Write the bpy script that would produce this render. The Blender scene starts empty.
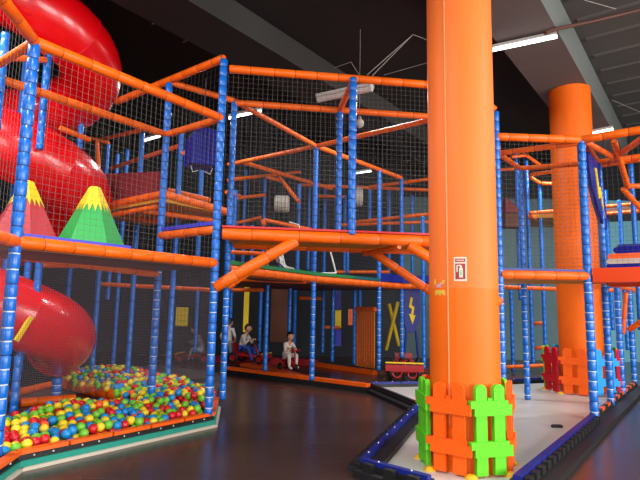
import bpy, bmesh, math, random
from mathutils import Vector, Matrix
random.seed(7)
sc = bpy.context.scene
COL = sc.collection
PI = math.pi
V = Vector

# ------------------------------------------------------------------ camera
F, H = 520.0, 1.5
PT, RL = math.atan(68.4 / 520), math.atan(0.0182)
fw = V((0, math.cos(PT), math.sin(PT)))
_u = V((0, -math.sin(PT), math.cos(PT)))
rt = V((1, 0, 0)) * math.cos(RL) + _u * math.sin(RL)
up = _u * math.cos(RL) - V((1, 0, 0)) * math.sin(RL)
CAM = V((0, 0, H))
cd = bpy.data.cameras.new('camera')
cam = bpy.data.objects.new('camera', cd)
COL.objects.link(cam)
M = Matrix((rt, up, -fw)).transposed().to_4x4()
M.translation = CAM
cam.matrix_world = M
cd.sensor_width = 36
cd.lens = F / 640 * 36
cd.clip_start = 0.05
sc.camera = cam


def ray(px, py):
    return fw + rt * ((px - 320) / F) + up * ((240 - py) / F)


def Z(px, py, z):            # where the sight line meets height z
    d = ray(px, py)
    return CAM + d * ((z - H) / d.z)


def D(px, py, d):            # the point at optical depth d
    return CAM + ray(px, py) * d


def hz(p, py):               # height above ground point p that shows at row py
    lo, hi = -1.0, 9.0
    for _ in range(40):
        m = (lo + hi) / 2
        v = V((p[0], p[1], m)) - CAM
        if 240 - F * v.dot(up) / v.dot(fw) > py:
            lo = m
        else:
            hi = m
    return lo


A = V((0.602, 0.799, 0))     # the hall's two grid directions
B = V((-0.799, 0.602, 0))
UP = V((0, 0, 1))

# --------------------------------------------------------------- materials
MATS = {}


def s2l(c):
    return tuple((x / 255 / 12.92) if x / 255 <= 0.04045 else ((x / 255 + 0.055) / 1.055) ** 2.4 for x in c) + (1,)


def mat(name, rgb, rough=0.5, spec=0.5, coat=0.0, metal=0.0, var=0.0, vscale=8.0, bump=0.0, bscale=60.0, emit=0.0, trans=0.0, sheen=0.0):
    m = bpy.data.materials.new(name)
    m.use_nodes = True
    nt = m.node_tree
    b = nt.nodes['Principled BSDF']
    c = s2l(rgb)
    b.inputs['Base Color'].default_value = c
    b.inputs['Roughness'].default_value = rough
    b.inputs['Specular IOR Level'].default_value = spec
    b.inputs['Coat Weight'].default_value = coat
    b.inputs['Coat Roughness'].default_value = 0.12
    b.inputs['Metallic'].default_value = metal
    if trans:
        b.inputs['Transmission Weight'].default_value = trans
    if emit:
        b.inputs['Emission Color'].default_value = c
        b.inputs['Emission Strength'].default_value = emit
    tc = nt.nodes.new('ShaderNodeTexCoord')
    if var:
        n = nt.nodes.new('ShaderNodeTexNoise')
        n.inputs['Scale'].default_value = vscale
        n.inputs['Detail'].default_value = 5
        nt.links.new(tc.outputs['Object'], n.inputs['Vector'])
        mx = nt.nodes.new('ShaderNodeMix')
        mx.data_type = 'RGBA'
        mx.inputs[6].default_value = tuple(x * (1 - var) for x in c[:3]) + (1,)
        mx.inputs[7].default_value = tuple(min(1, x * (1 + var)) for x in c[:3]) + (1,)
        nt.links.new(n.outputs['Fac'], mx.inputs[0])
        nt.links.new(mx.outputs[2], b.inputs['Base Color'])
    if bump:
        n2 = nt.nodes.new('ShaderNodeTexNoise')
        n2.inputs['Scale'].default_value = bscale
        n2.inputs['Detail'].default_value = 3
        nt.links.new(tc.outputs['Object'], n2.inputs['Vector'])
        bp = nt.nodes.new('ShaderNodeBump')
        bp.inputs['Strength'].default_value = bump
        bp.inputs['Distance'].default_value = 0.02
        nt.links.new(n2.outputs['Fac'], bp.inputs['Height'])
        nt.links.new(bp.outputs['Normal'], b.inputs['Normal'])
    MATS[name] = m
    return m


mat('blue_vinyl', (0, 106, 206), 0.33, 0.5, 0.2, var=0.15, vscale=5, bump=0.25, bscale=14)
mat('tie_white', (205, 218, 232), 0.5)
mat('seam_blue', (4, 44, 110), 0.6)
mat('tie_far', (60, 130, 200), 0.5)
mat('orange_foam', (250, 104, 6), 0.42, 0.4, var=0.1, vscale=6, bump=0.2, bscale=25)
mat('seam_orange', (150, 48, 8), 0.7)
mat('orange_pad', (246, 96, 8), 0.4, 0.5, var=0.08, vscale=4, bump=0.15, bscale=18)
mat('red_plastic', (226, 6, 18), 0.27, 0.5, 0.4, var=0.06, vscale=2)
mat('dark_red', (150, 10, 20), 0.5)
mat('red_mat', (200, 28, 30), 0.5)
mat('maroon_mat', (120, 22, 32), 0.6)
mat('plywood', (196, 132, 24), 0.6, var=0.15, vscale=3)
mat('net_grey', (106, 102, 96), 0.8)
mat('net_dark', (72, 72, 74), 0.8)
mat('net_fine', (104, 94, 100), 0.9)
mat('mat_blue', (58, 62, 190), 0.5)
mat('mat_navy', (14, 34, 130), 0.45)
mat('mat_green', (30, 120, 62), 0.55)
mat('mat_teal', (14, 92, 100), 0.55)
mat('green_foam', (40, 168, 74), 0.5, var=0.06)
mat('yellow_foam', (244, 206, 20), 0.5, var=0.06)
mat('brick_red_foam', (190, 52, 62), 0.5, var=0.06)
mat('steel', (150, 152, 155), 0.35, metal=0.8)
mat('rubber_black', (22, 21, 22), 0.55, bump=0.3, bscale=40)
mat('white_plastic', (232, 232, 228), 0.4)
mat('cream', (196, 186, 168), 0.6, var=0.08)
mat('teal_carpet', (32, 140, 122), 0.85, var=0.2, vscale=40)
mat('pit_floor', (104, 90, 88), 0.5, var=0.2, vscale=3)
mat('fence_green', (98, 206, 34), 0.55, 0.3, bump=0.15, bscale=30)
mat('fence_orange', (250, 98, 12), 0.55, 0.3, bump=0.15, bscale=30)
mat('fence_red', (196, 14, 30), 0.55, 0.3, bump=0.15, bscale=30)
mat('fence_blue', (30, 160, 232), 0.55, 0.3, bump=0.15, bscale=30)
mat('fence_pink', (228, 30, 70), 0.55, 0.3, bump=0.15, bscale=30)
mat('foot_yellow', (244, 178, 16), 0.45)
mat('pillar_upper', (248, 120, 50), 0.5, 0.25, var=0.03, vscale=1.2)
mat('pillar_lower', (250, 110, 20), 0.5, 0.25, var=0.03, vscale=1.2)
mat('seam_pale', (250, 150, 92), 0.45)
mat('orange_deep', (226, 66, 6), 0.5, 0.3, var=0.06, vscale=4)
mat('panel_amber', (226, 128, 20), 0.5)
mat('sign_red', (168, 34, 30), 0.5)
mat('sign_white', (226, 214, 196), 0.5)
mat('sign_green', (130, 205, 160), 0.5)
mat('sticker_yellow', (232, 186, 70), 0.5)
mat('sticker_lilac', (216, 170, 190), 0.5)
mat('wall_teal', (92, 118, 122), 0.8, var=0.1, vscale=1.2)
mat('wall_dark', (34, 33, 38), 0.8, var=0.15, vscale=1.2)
mat('ceiling_paint', (86, 85, 82), 0.85, var=0.25, vscale=0.9)
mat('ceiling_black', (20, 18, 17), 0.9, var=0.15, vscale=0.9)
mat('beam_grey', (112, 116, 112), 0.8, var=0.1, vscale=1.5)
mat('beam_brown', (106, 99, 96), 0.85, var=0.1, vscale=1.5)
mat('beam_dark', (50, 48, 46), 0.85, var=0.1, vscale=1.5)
mat('wall_slate', (38, 40, 46), 0.8, var=0.15, vscale=1.2)
mat('wall_pale', (122, 188, 204), 0.8, var=0.1, vscale=1.2)
mat('pipe_brown', (92, 56, 48), 0.6)
mat('cable_grey', (150, 145, 138), 0.6)
mat('lamp_glow', (255, 255, 255), 0.5, emit=6.0)
mat('lamp_case', (205, 205, 200), 0.5)
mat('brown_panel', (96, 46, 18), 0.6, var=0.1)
mat('drum_beige', (196, 190, 176), 0.6, var=0.1)
mat('roller_blue', (12, 16, 132), 0.6, 0.2)
mat('skin', (206, 150, 120), 0.55)
mat('hair_black', (16, 13, 12), 0.5)
mat('hair_brown', (52, 34, 24), 0.5)
mat('cloth_white', (226, 214, 204), 0.8, var=0.06, vscale=20)
mat('cloth_blue', (34, 74, 172), 0.8, var=0.1, vscale=20)
mat('cloth_grey', (96, 98, 108), 0.8, var=0.1, vscale=20)
mat('cloth_jeans', (150, 152, 165), 0.8, var=0.1, vscale=20)
mat('eye_dark', (20, 14, 12), 0.3)
mat('kart_red', (176, 16, 22), 0.35, coat=0.2)
mat('ball_red', (206, 22, 34), 0.35, coat=0.1)
mat('ball_green', (112, 190, 48), 0.35, coat=0.1)
mat('ball_yellow', (240, 208, 40), 0.35, coat=0.1)
mat('ball_blue', (14, 134, 205), 0.35, coat=0.1)
mat('ball_orange', (246, 92, 44), 0.35, coat=0.1)


def floor_mat(name, rgb, rough, scale, spec=0.5, dirt=0.3):
    m = mat(name, rgb, rough, spec)
    nt = m.node_tree
    b = nt.nodes['Principled BSDF']
    tc = nt.nodes.new('ShaderNodeTexCoord')
    n = nt.nodes.new('ShaderNodeTexNoise')
    n.inputs['Scale'].default_value = scale
    n.inputs['Detail'].default_value = 8
    nt.links.new(tc.outputs['Object'], n.inputs['Vector'])
    r = nt.nodes.new('ShaderNodeMapRange')
    r.inputs['To Min'].default_value = rough * 0.8
    r.inputs['To Max'].default_value = rough * 1.35
    nt.links.new(n.outputs['Fac'], r.inputs['Value'])
    nt.links.new(r.outputs['Result'], b.inputs['Roughness'])
    c = s2l(rgb)
    mx = nt.nodes.new('ShaderNodeMix')
    mx.data_type = 'RGBA'
    mx.inputs[6].default_value = tuple(x * (1 - dirt) for x in c[:3]) + (1,)
    mx.inputs[7].default_value = tuple(min(1, x * (1 + dirt)) for x in c[:3]) + (1,)
    nt.links.new(n.outputs['Fac'], mx.inputs[0])
    nt.links.new(mx.outputs[2], b.inputs['Base Color'])
    return m


floor_mat('floor_black', (68, 51, 46), 0.24, .7, dirt=.12)
floor_mat('floor_white', (214, 208, 198), 0.3, 0.9, dirt=0.12)

# ------------------------------------------------------------ mesh helpers


class MB:
    def __init__(s):
        s.v, s.f, s.m, s.s = [], [], [], []

    def add(s, vs, fs, m=0, smooth=False):
        o = len(s.v)
        s.v += [V(x) for x in vs]
        for f in fs:
            s.f.append([o + i for i in f])
            s.m.append(m)
            s.s.append(smooth)

    def box(s, c, size, m=0, rot=None, ax=None):
        """ax = (x, y, z) axes"""
        c = V(c)
        X, Y, ZZ = ax if ax else (V((1, 0, 0)), V((0, 1, 0)), UP)
        h = [x / 2 for x in size]
        vs = [c + X * (h[0] * a) + Y * (h[1] * b) + ZZ * (h[2] * d) for d in (-1, 1) for b in (-1, 1) for a in (-1, 1)]
        s.add(vs, [(0, 2, 3, 1), (4, 5, 7, 6), (0, 1, 5, 4), (2, 6, 7, 3), (0, 4, 6, 2), (1, 3, 7, 5)], m)

    def bar(s, p, q, w, h, m=0):
        """box-section bar from p to q, h measured upward"""
        p, q = V(p), V(q)
        X = (q - p).normalized()
        Y = UP.cross(X)
        if Y.length < 1e-4:
            Y = V((0, 1, 0))
        Y.normalize()
        s.box((p + q) / 2, ((q - p).length, w, h), m, ax=(X, Y, X.cross(Y)))

    def tube(s, pts, r, seg=8, m=0, caps=True, smooth=True):
        pts = [V(p) for p in pts]
        n = len(pts)
        rs = r if isinstance(r, (list, tuple)) else [r] * n
        t0 = (pts[1] - pts[0]).normalized()
        ref = UP if abs(t0.z) < 0.9 else V((1, 0, 0))
        nx = t0.cross(ref).normalized()
        vs = []
        for i, p in enumerate(pts):
            t = (pts[min(i + 1, n - 1)] - pts[max(i - 1, 0)]).normalized()
            nx = (nx - t * nx.dot(t)).normalized()
            ny = t.cross(nx)
            for k in range(seg):
                a = 2 * PI * k / seg
                vs.append(p + (nx * math.cos(a) + ny * math.sin(a)) * rs[i])
        fs = [(i * seg + k, i * seg + (k + 1) % seg, (i + 1) * seg + (k + 1) % seg, (i + 1) * seg + k) for i in range(n - 1) for k in range(seg)]
        s.add(vs, fs, m, smooth)
        if caps:
            o = len(vs)
            s.add(vs[:seg], [tuple(range(seg))[::-1]], m)
            s.add(vs[-seg:], [tuple(range(seg))], m)

    def sphere(s, c, r, m=0, nu=12, nv=8, sc=(1, 1, 1), smooth=True):
        c = V(c)
        vs = [c + V((0, 0, r * sc[2]))]
        for j in range(1, nv):
            t = PI * j / nv
            for i in range(nu):
                a = 2 * PI * i / nu
                vs.append(c + V((r * sc[0] * math.sin(t) * math.cos(a), r * sc[1] * math.sin(t) * math.sin(a), r * sc[2] * math.cos(t))))
        vs.append(c - V((0, 0, r * sc[2])))
        fs = [(0, 1 + i, 1 + (i + 1) % nu) for i in range(nu)]
        for j in range(nv - 2):
            for i in range(nu):
                a, b = 1 + j * nu + i, 1 + j * nu + (i + 1) % nu
                fs.append((a, a + nu, b + nu, b))
        L = len(vs) - 1
        fs += [(L, L - nu + (i + 1) % nu, L - nu + i) for i in range(nu)]
        s.add(vs, fs, m, smooth)

    def torus(s, c, R, r, axis, m=0, nu=20, nv=8):
        c, axis = V(c), V(axis).normalized()
        x = axis.cross(UP if abs(axis.z) < 0.9 else V((1, 0, 0))).normalized()
        y = axis.cross(x)
        vs = []
        for i in range(nu):
            a = 2 * PI * i / nu
            e = x * math.cos(a) + y * math.sin(a)
            for k in range(nv):
                b = 2 * PI * k / nv
                vs.append(c + e * (R + r * math.cos(b)) + axis * (r * math.sin(b)))
        fs = [(i * nv + k, i * nv + (k + 1) % nv, ((i + 1) % nu) * nv + (k + 1) % nv, ((i + 1) % nu) * nv + k) for i in range(nu) for k in range(nv)]
        s.add(vs, fs, m, True)

    def prism(s, poly, z0, z1, m=0):
        n = len(poly)
        area = sum(poly[i][0] * poly[(i + 1) % n][1] - poly[(i + 1) % n][0] * poly[i][1] for i in range(n))
        if area < 0:
            poly = poly[::-1]
        vs = [V((p[0], p[1], z0)) for p in poly] + [V((p[0], p[1], z1)) for p in poly]
        fs = [tuple(range(n))[::-1], tuple(range(n, 2 * n))] + [(i, (i + 1) % n, n + (i + 1) % n, n + i) for i in range(n)]
        s.add(vs, fs, m)

    def slab(s, outline, origin, X, Y, th, m=0):
        """outline (x, y) in plane (X, Y) at origin, thickness th centred along X x Y"""
        N = X.cross(Y).normalized()
        n = len(outline)
        area = sum(outline[i][0] * outline[(i + 1) % n][1] - outline[(i + 1) % n][0] * outline[i][1] for i in range(n))
        if area < 0:
            outline = outline[::-1]
        o = V(origin)
        vs = [o + X * a + Y * b - N * th / 2 for a, b in outline] + [o + X * a + Y * b + N * th / 2 for a, b in outline]
        fs = [tuple(range(n))[::-1], tuple(range(n, 2 * n))] + [(i, (i + 1) % n, n + (i + 1) % n, n + i) for i in range(n)]
        s.add(vs, fs, m)

    def mesh(s, name, mats):
        me = bpy.data.meshes.new(name)
        me.from_pydata([tuple(v) for v in s.v], [], s.f)
        for m in mats:
            me.materials.append(MATS[m])
        for p, mi, sm in zip(me.polygons, s.m, s.s):
            p.material_index = mi
            p.use_smooth = sm
        me.update()
        return me


LOC = {}


def link(name, me, W=None, parent=None):
    o = bpy.data.objects.new(name, me)
    COL.objects.link(o)
    W = W if W is not None else Matrix.Identity(4)
    LOC[o.name] = W
    if parent is not None:
        o.parent = parent
        o.matrix_basis = LOC[parent.name].inverted() @ W
    else:
        o.matrix_basis = W
    return o


def tag(o, label=None, cat=None, group=None, kind=None):
    if label:
        o['label'] = label
    if cat:
        o['category'] = cat
    if group:
        o['group'] = group
    if kind:
        o['kind'] = kind
    return o


def thing(name, label, cat, loc=(0, 0, 0), rot=0.0, group=None):
    W = Matrix.Translation(V(loc)) @ Matrix.Rotation(rot, 4, 'Z')
    return tag(link(name, None, W), label, cat, group)


def build(mb, name, mats, parent=None, loc=None, rot=0.0, world=True):
    """mb holds world coordinates; the object's origin goes to loc (or the parent's place)"""
    if isinstance(mats, str):
        mats = [mats]
    me = mb.mesh(name, mats)
    if loc is not None:
        W = Matrix.Translation(V(loc))
    elif parent is not None:
        W = LOC[parent.name].copy()
    else:
        c = V((sum(v.x for v in mb.v) / len(mb.v), sum(v.y for v in mb.v) / len(mb.v), min(v.z for v in mb.v)))
        W = Matrix.Translation(c)
    me.transform(W.inverted())
    return link(name, me, W, parent)


def local(mb, name, mats, parent):
    """mb in the parent's own coordinates"""
    if isinstance(mats, str):
        mats = [mats]
    return link(name, mb.mesh(name, mats), LOC[parent.name].copy(), parent)


def pole_mesh(name, L, r, pitch, mats, seg=12, tie=0.012, groove=0.9, white=None):
    """padded tube along +z with pinched seams and ties; slot 0 foam, slot 1 tie, slot 2 seam"""
    prof = [(0, r * 0.82, 2), (0.012, r, 0)]
    z = pitch * random.uniform(0.5, 1.0)
    k = random.randint(0, 3)
    while z < L - 0.05:
        k += 1
        prof += [(z - tie * 1.6, r, 0), (z - tie * 0.5, r * groove, (1 if (white is None or z < white) and k % 5 else 2)), (z + tie * 0.5, r * groove, 0), (z + tie * 1.6, r, 0)]
        z += pitch * random.uniform(0.88, 1.12)
    prof += [(L - 0.012, r, 2), (L, r * 0.82, 2)]
    mb = MB()
    n = len(prof)
    vs = [V((rr * math.cos(2 * PI * k / seg), rr * math.sin(2 * PI * k / seg), z)) for z, rr, _ in prof for k in range(seg)]
    mb.v = vs
    for i in range(n - 1):
        for k in range(seg):
            mb.f.append([i * seg + k, i * seg + (k + 1) % seg, (i + 1) * seg + (k + 1) % seg, (i + 1) * seg + k])
            mb.m.append(prof[i][2])
            mb.s.append(True)
    mb.f += [list(range(seg))[::-1], [(n - 1) * seg + k for k in range(seg)]]
    mb.m += [0, 0]
    mb.s += [False, False]
    return mb.mesh(name, mats)


BLUE = ['blue_vinyl', 'tie_white', 'seam_blue']
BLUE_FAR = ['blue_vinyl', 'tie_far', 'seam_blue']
ORANGE = ['orange_foam', 'seam_orange', 'seam_orange']


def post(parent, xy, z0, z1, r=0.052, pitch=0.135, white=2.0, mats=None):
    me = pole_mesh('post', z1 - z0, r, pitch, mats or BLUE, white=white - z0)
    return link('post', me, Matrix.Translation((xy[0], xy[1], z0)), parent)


def ppost(parent, px, py, ytop, ybot, d, r=0.05, z0=None, pitch=0.15):
    p = D(px, py, d)
    a = hz(p, ybot) if z0 is None else z0
    return post(parent, p, a, hz(p, ytop), r, pitch, 9, BLUE_FAR)


def aim(p, q):
    p, q = V(p), V(q)
    W = (q - p).to_track_quat('Z', 'Y').to_matrix().to_4x4()
    W.translation = p
    return W


def beam(parent, p, q, r=0.05, name='beam', pitch=0.3, mats=ORANGE):
    p, q = V(p), V(q)
    me = pole_mesh(name, (q - p).length, r, pitch, mats, tie=0.008, groove=0.94)
    return link(name, me, aim(p, q), parent)


def pbeam(parent, a, da, b, db, r=0.045, **k):
    return beam(parent, D(a[0], a[1], da), D(b[0], b[1], db), r, **k)


def net(parent, c00, c10, c11, c01, cell=0.065, r=0.0015, m='net_grey', name='net'):
    c00, c10, c11, c01 = map(V, (c00, c10, c11, c01))
    mb = MB()
    nu = max(2, round((c10 - c00).length / cell))
    nv = max(2, round((c01 - c00).length / cell))
    for i in range(nu + 1):
        t = i / nu
        mb.tube([c00.lerp(c10, t), c01.lerp(c11, t)], r, 3, 0, False)
    for j in range(nv + 1):
        t = j / nv
        mb.tube([c00.lerp(c01, t), c10.lerp(c11, t)], r, 3, 0, False)
    return build(mb, name, m, parent)


def vnet(parent, p, q, z0, z1, **k):
    p, q = V(p), V(q)
    return net(parent, (p.x, p.y, z0), (q.x, q.y, z0), (q.x, q.y, z1), (p.x, p.y, z1), **k)


def deck(parent, poly, z, th=0.09, m='plywood', matm=None, mth=0.05):
    mb = MB()
    mb.prism([(p[0], p[1]) for p in poly], z - th, z)
    build(mb, 'deck', m, parent)
    if matm:
        mb = MB()
        mb.prism([(p[0], p[1]) for p in poly], z + 0.001, z + mth)
        build(mb, 'deck_mat', matm, parent)


def at(p, z):
    return V((p[0], p[1], z))


# ================================================================ the hall
CZ = 6.65
X0, X1, Y0, Y1 = -10.0, 13.0, -7.0, 16.8


def struct(mb, name, mats):
    o = build(mb, name, mats)
    o['kind'] = 'structure'
    return o


mb = MB()
mb.box(((X0 + X1) / 2, (Y0 + Y1) / 2, -0.05), (X1 - X0, Y1 - Y0, 0.1))
struct(mb, 'floor', 'floor_black')
mb = MB()
mb.prism([(X0, Y0), (X1, Y0), (X1, Y1), (X0, Y1)], CZ, CZ + 0.1, 0)
# corrugation ribs of the roof sheet, running across the hall
for k in range(-9, 24):
    c = A * (k * .8)
    mb.tube([at(c + B * -9.5, CZ + .07), at(c + B * 1.6, CZ + .07)], .1, 24)
struct(mb, 'ceiling', ['ceiling_paint'])
mb = MB()      # black lining sheets hung under the roof on either side of the smaller girder
for b0, b1, z in ((2.745, 5.675, 6.25), (6.605, 15, CZ - .08)):
    mb.prism([tuple((A * -6 + B * b0)[:2]), tuple((A * 17 + B * b0)[:2]), tuple((A * 17 + B * b1)[:2]), tuple((A * -6 + B * b1)[:2])], z, z + .03)
struct(mb, 'ceiling_lining', 'ceiling_black')
for nm, c, sz in (('wall_back', ((X0 + X1) / 2, Y1 + 0.1, 0), (X1 - X0 + 0.4, 0.2)),
                  ('wall_left', (X0 - 0.1, (Y0 + Y1) / 2, 0), (0.2, Y1 - Y0)),
                  ('wall_right', (X1 + 0.1, (Y0 + Y1) / 2, 0), (0.2, Y1 - Y0))):
    mb = MB()
    if nm == 'wall_back':                   # one teal wall: shade put into the left colour, a paler bay far right
        for xa, xb, k in ((X0 - .2, 2.6, 2), (2.6, 8.9, 0), (8.9, X1 + .2, 3)):
            mb.box(((xa + xb) / 2, c[1], 2.6), (xb - xa, .2, 5.2), k)
    elif nm == 'wall_right':                # a wide window bay towards the entrance
        for ya, yb, za, zb in ((Y0, -4.2, 0, 5.2), (3.4, Y1, 0, 5.2), (-4.2, 3.4, 0, .6), (-4.2, 3.4, 5.2, 5.21)):
            mb.box((c[0], (ya + yb) / 2, (za + zb) / 2), (.2, yb - ya, zb - za), 0)
    else:
        mb.box((c[0], c[1], 2.6), (sz[0], sz[1], 5.2), 2 if nm == 'wall_left' else 0)
    mb.box((c[0], c[1], 5.925), (sz[0], sz[1], 1.45), 1)
    struct(mb, nm, ['wall_teal', 'wall_dark', 'wall_slate', 'wall_pale'])
# entrance wall behind the viewer: piers around two large openings
mb = MB()
for x0, x1 in ((X0, -6.0), (-0.6, 1.6), (11.0, X1)):
    mb.box(((x0 + x1) / 2, Y0 - 0.1, 3.3), (x1 - x0, 0.2, 6.6))
mb.box(((X0 + X1) / 2, Y0 - 0.1, 0.3), (X1 - X0, 0.18, 0.6))
mb.box(((X0 + X1) / 2, Y0 - 0.1, 5.9), (X1 - X0, 0.18, 1.4))
struct(mb, 'wall_front', 'wall_teal')
for k, (x0, x1) in enumerate(((-6.0, -0.6), (1.6, 11.0))):
    mb = MB()
    n = max(2, round((x1 - x0) / 1.5))
    for i in range(n + 1):
        mb.box((x0 + (x1 - x0) * i / n, Y0 - 0.1, 2.9), (0.08, 0.1, 4.6))
    for z in (0.64, 2.9, 5.16):
        mb.box(((x0 + x1) / 2, Y0 - 0.1, z), (x1 - x0, 0.1, 0.08))
    struct(mb, 'window_%d' % (k + 1), 'steel')


GB0, GB1 = 1.70, 2.60


mb = MB()
for i in range(6):
    mb.box((X1 + .1, -4.2 + 7.6 * i / 5, 2.9), (.1, .08, 4.6))
for z in (.64, 2.9, 5.16):
    mb.box((X1 + .1, -.4, z), (.1, 7.6, .08))
struct(mb, 'window_3', 'steel')


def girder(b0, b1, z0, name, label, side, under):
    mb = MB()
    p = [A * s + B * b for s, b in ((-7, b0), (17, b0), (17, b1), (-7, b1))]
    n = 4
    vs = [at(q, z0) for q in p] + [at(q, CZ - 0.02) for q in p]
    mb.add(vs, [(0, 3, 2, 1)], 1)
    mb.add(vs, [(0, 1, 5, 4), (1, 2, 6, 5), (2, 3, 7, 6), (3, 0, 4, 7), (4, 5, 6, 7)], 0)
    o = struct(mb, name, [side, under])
    return o


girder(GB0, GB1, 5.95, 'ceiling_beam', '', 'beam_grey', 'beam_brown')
girder(5.68, 6.6, 5.8, 'ceiling_beam.001', '', 'beam_dark', 'ceiling_black')  # smaller girder: shade of the underside is put into its black colour

# raised white floor island with its notch
isl = [Z(368, 387, .05), Z(420, 409, .05), Z(363, 468, .05), Z(430, 487, .05), Z(517, 487, .05), Z(594, 420, .05), Z(635, 386, .05), Z(546, 383, .05), Z(470, 386, .05)]
mb = MB()
mb.prism([(p.x, p.y) for p in isl], 0.0, 0.05)
struct(mb, 'floor_platform', 'floor_white')

# ========================================================= bumper rails


def bumper(p, q, inner, label, pads, n_pads, inner_black=0.1, sawtooth=True, group=None, padw=.06, outer=.12, studs=True):
    """a low rubber rail from p to q; inner = unit vector towards the white floor"""
    p, q = at(p, 0), at(q, 0)
    t = thing('bumper_rail', label, 'bumper', (p + q) / 2)
    X = (q - p).normalized()
    L = (q - p).length
    ax = (X, UP.cross(X), UP)
    mb = MB()
    w = padw + .03 + inner_black
    mid = (p + q) / 2 + inner * (inner_black / 2)
    mb.box(at(mid, 0.05), (L, w, 0.1), 0, ax=ax)
    mb.box(at((p + q) / 2 - inner * (padw / 2 + outer / 2), 0.03), (L, outer, 0.06), 0, ax=ax)
    build(mb, 'rubber_base', 'rubber_black', t)
    for k in range(n_pads):
        a, b = p + X * (L * k / n_pads + 0.006), p + X * (L * (k + 1) / n_pads - 0.006)
        mb = MB()
        mb.bar(at(a, 0.12), at(b, 0.12), padw, 0.04)
        pd = build(mb, 'pad', pads[k % len(pads)], t)
        if studs:
            nb = max(1, round((b - a).length / 0.35))
            for i in range(nb):
                st = MB()
                st.sphere(at(a.lerp(b, (i + 0.5) / nb), 0.14), 0.009, 0, 8, 5)
                build(st, 'bolt', 'white_plastic', pd)
    if sawtooth:
        nb = max(2, int(L / 0.19))
        for i in range(nb):
            mb = MB()
            c = p.lerp(q, (i + 0.5) / nb) - inner * (padw / 2 + .035)
            mb.box(at(c, 0.09), (0.11, 0.06, 0.07), 0, ax=ax)
            build(mb, 'rubber_block', 'rubber_black', t)
    return t


def inward(p, q, c):
    n = UP.cross((V(q) - V(p)).normalized())
    n = at(n, 0).normalized()
    return n if (V(c) - V(p)).dot(n) > 0 else -n


C0 = V((2.2, 6.5, 0))
bumper(isl[0], isl[1], -B if False else inward(isl[0], isl[1], V((2, 9.5, 0))), 'black bumper rail slanting from the far blue rail down to the orange pillar', ['rubber_black'], 2, 0.06, False, studs=False)
bumper(isl[1], isl[2], inward(isl[1], isl[2], V((1.6, 6, 0))), 'blue bumper rail running from the green fence to the front corner of white floor', ['mat_navy'], 4, 0.13)
bumper(isl[2], isl[3], inward(isl[2], isl[3], C0), 'blue bumper rail along the front edge of the white floor before the pillar', ['mat_navy'], 1, 0.03)
bumper(isl[4], isl[5], inward(isl[4], isl[5], C0), 'blue bumper rail along the right aisle, from the front to the corner post', ['mat_navy'], 4, 0.01, padw=.07, outer=.2, studs=False)
bumper(isl[5], isl[6], inward(isl[5], isl[6], C0), 'orange bumper rail at the foot of the right row of posts', ['orange_pad', 'rubber_black'], 18, 0.02, False, studs=False, outer=.2)
bumper(isl[0], Z(432, 386, .05), V((0, -1, 0)), 'blue bumper rail behind the small white triangle of floor', ['mat_navy'], 2, 0.02)
bumper(Z(508, 384, .05), Z(552, 381, .05), V((0, -1, 0)), 'blue bumper rail at the back of white floor near the red fence', ['mat_navy'], 2, 0.02)

# ================================================================= pillars


def pillar(c, r, z1, zs, label, cable, top='pillar_upper'):
    t = thing('pillar', label, 'pillar', (c[0], c[1], 0.05))
    t['kind'] = 'thing'
    for nm, a, b, m in (('lower_wrap', 0.05, zs, 'pillar_lower'), ('upper_wrap', zs, z1, top)):
        mb = MB()
        mb.tube([(c[0], c[1], a), (c[0], c[1], b)], r if nm == 'upper_wrap' else r * 1.002, 64, 0)
        build(mb, nm, m, t)
    if cable is not None:
        mb = MB()
        x, y = c[0] + math.cos(cable) * (r + 0.004), c[1] + math.sin(cable) * (r + 0.004)
        mb.tube([(x, y, 0.45), (x, y, z1)], 0.008, 8)
        build(mb, 'wrap_seam', 'seam_pale', t)
        mb = MB()
        ax = (V((-math.sin(cable), math.cos(cable), 0)), V((math.cos(cable), math.sin(cable), 0)), UP)
        mb.box((x, y, 0.65), (0.05, 0.05, 0.11), 0, ax=ax)
        mb.box((x + ax[1].x * 0.03, y + ax[1].y * 0.03, 0.64), (0.03, 0.02, 0.05), 1, ax=ax)
        build(mb, 'power_socket', ['white_plastic', 'rubber_black'], t)
    return t


PC = V((1.41, 5.0, 0))
P1R = 0.333
PC = at(D(466.0, 440, 5.0), 0)
P2 = at(D(583, 390, 9.75), 0)
vdir = math.atan2(-PC.y, -PC.x)
p1 = pillar(PC, P1R, 5.94, hz(PC - V((0, P1R, 0)), 288), 'thick orange padded pillar at centre with the red and white safety sign', vdir - math.asin(min(1, 14.6 / 104 / P1R)))
p2 = pillar(P2, 0.385, 5.94, 2.1, 'orange padded pillar behind the netting on the right', None, 'pillar_lower')


def on_pillar(px, py, off=0.003):
    """frame on pillar 1's skin at a pixel: point, tangent, normal"""
    d = ray(px, py)
    o = CAM - at(PC, H)
    a = d.x ** 2 + d.y ** 2
    b = 2 * (o.x * d.x + o.y * d.y)
    c = o.x ** 2 + o.y ** 2 - (P1R + off) ** 2
    t = (-b - math.sqrt(b * b - 4 * a * c)) / (2 * a)
    p = CAM + d * t
    n = at(p - PC, 0).normalized()
    return p, UP.cross(n), n


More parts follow.
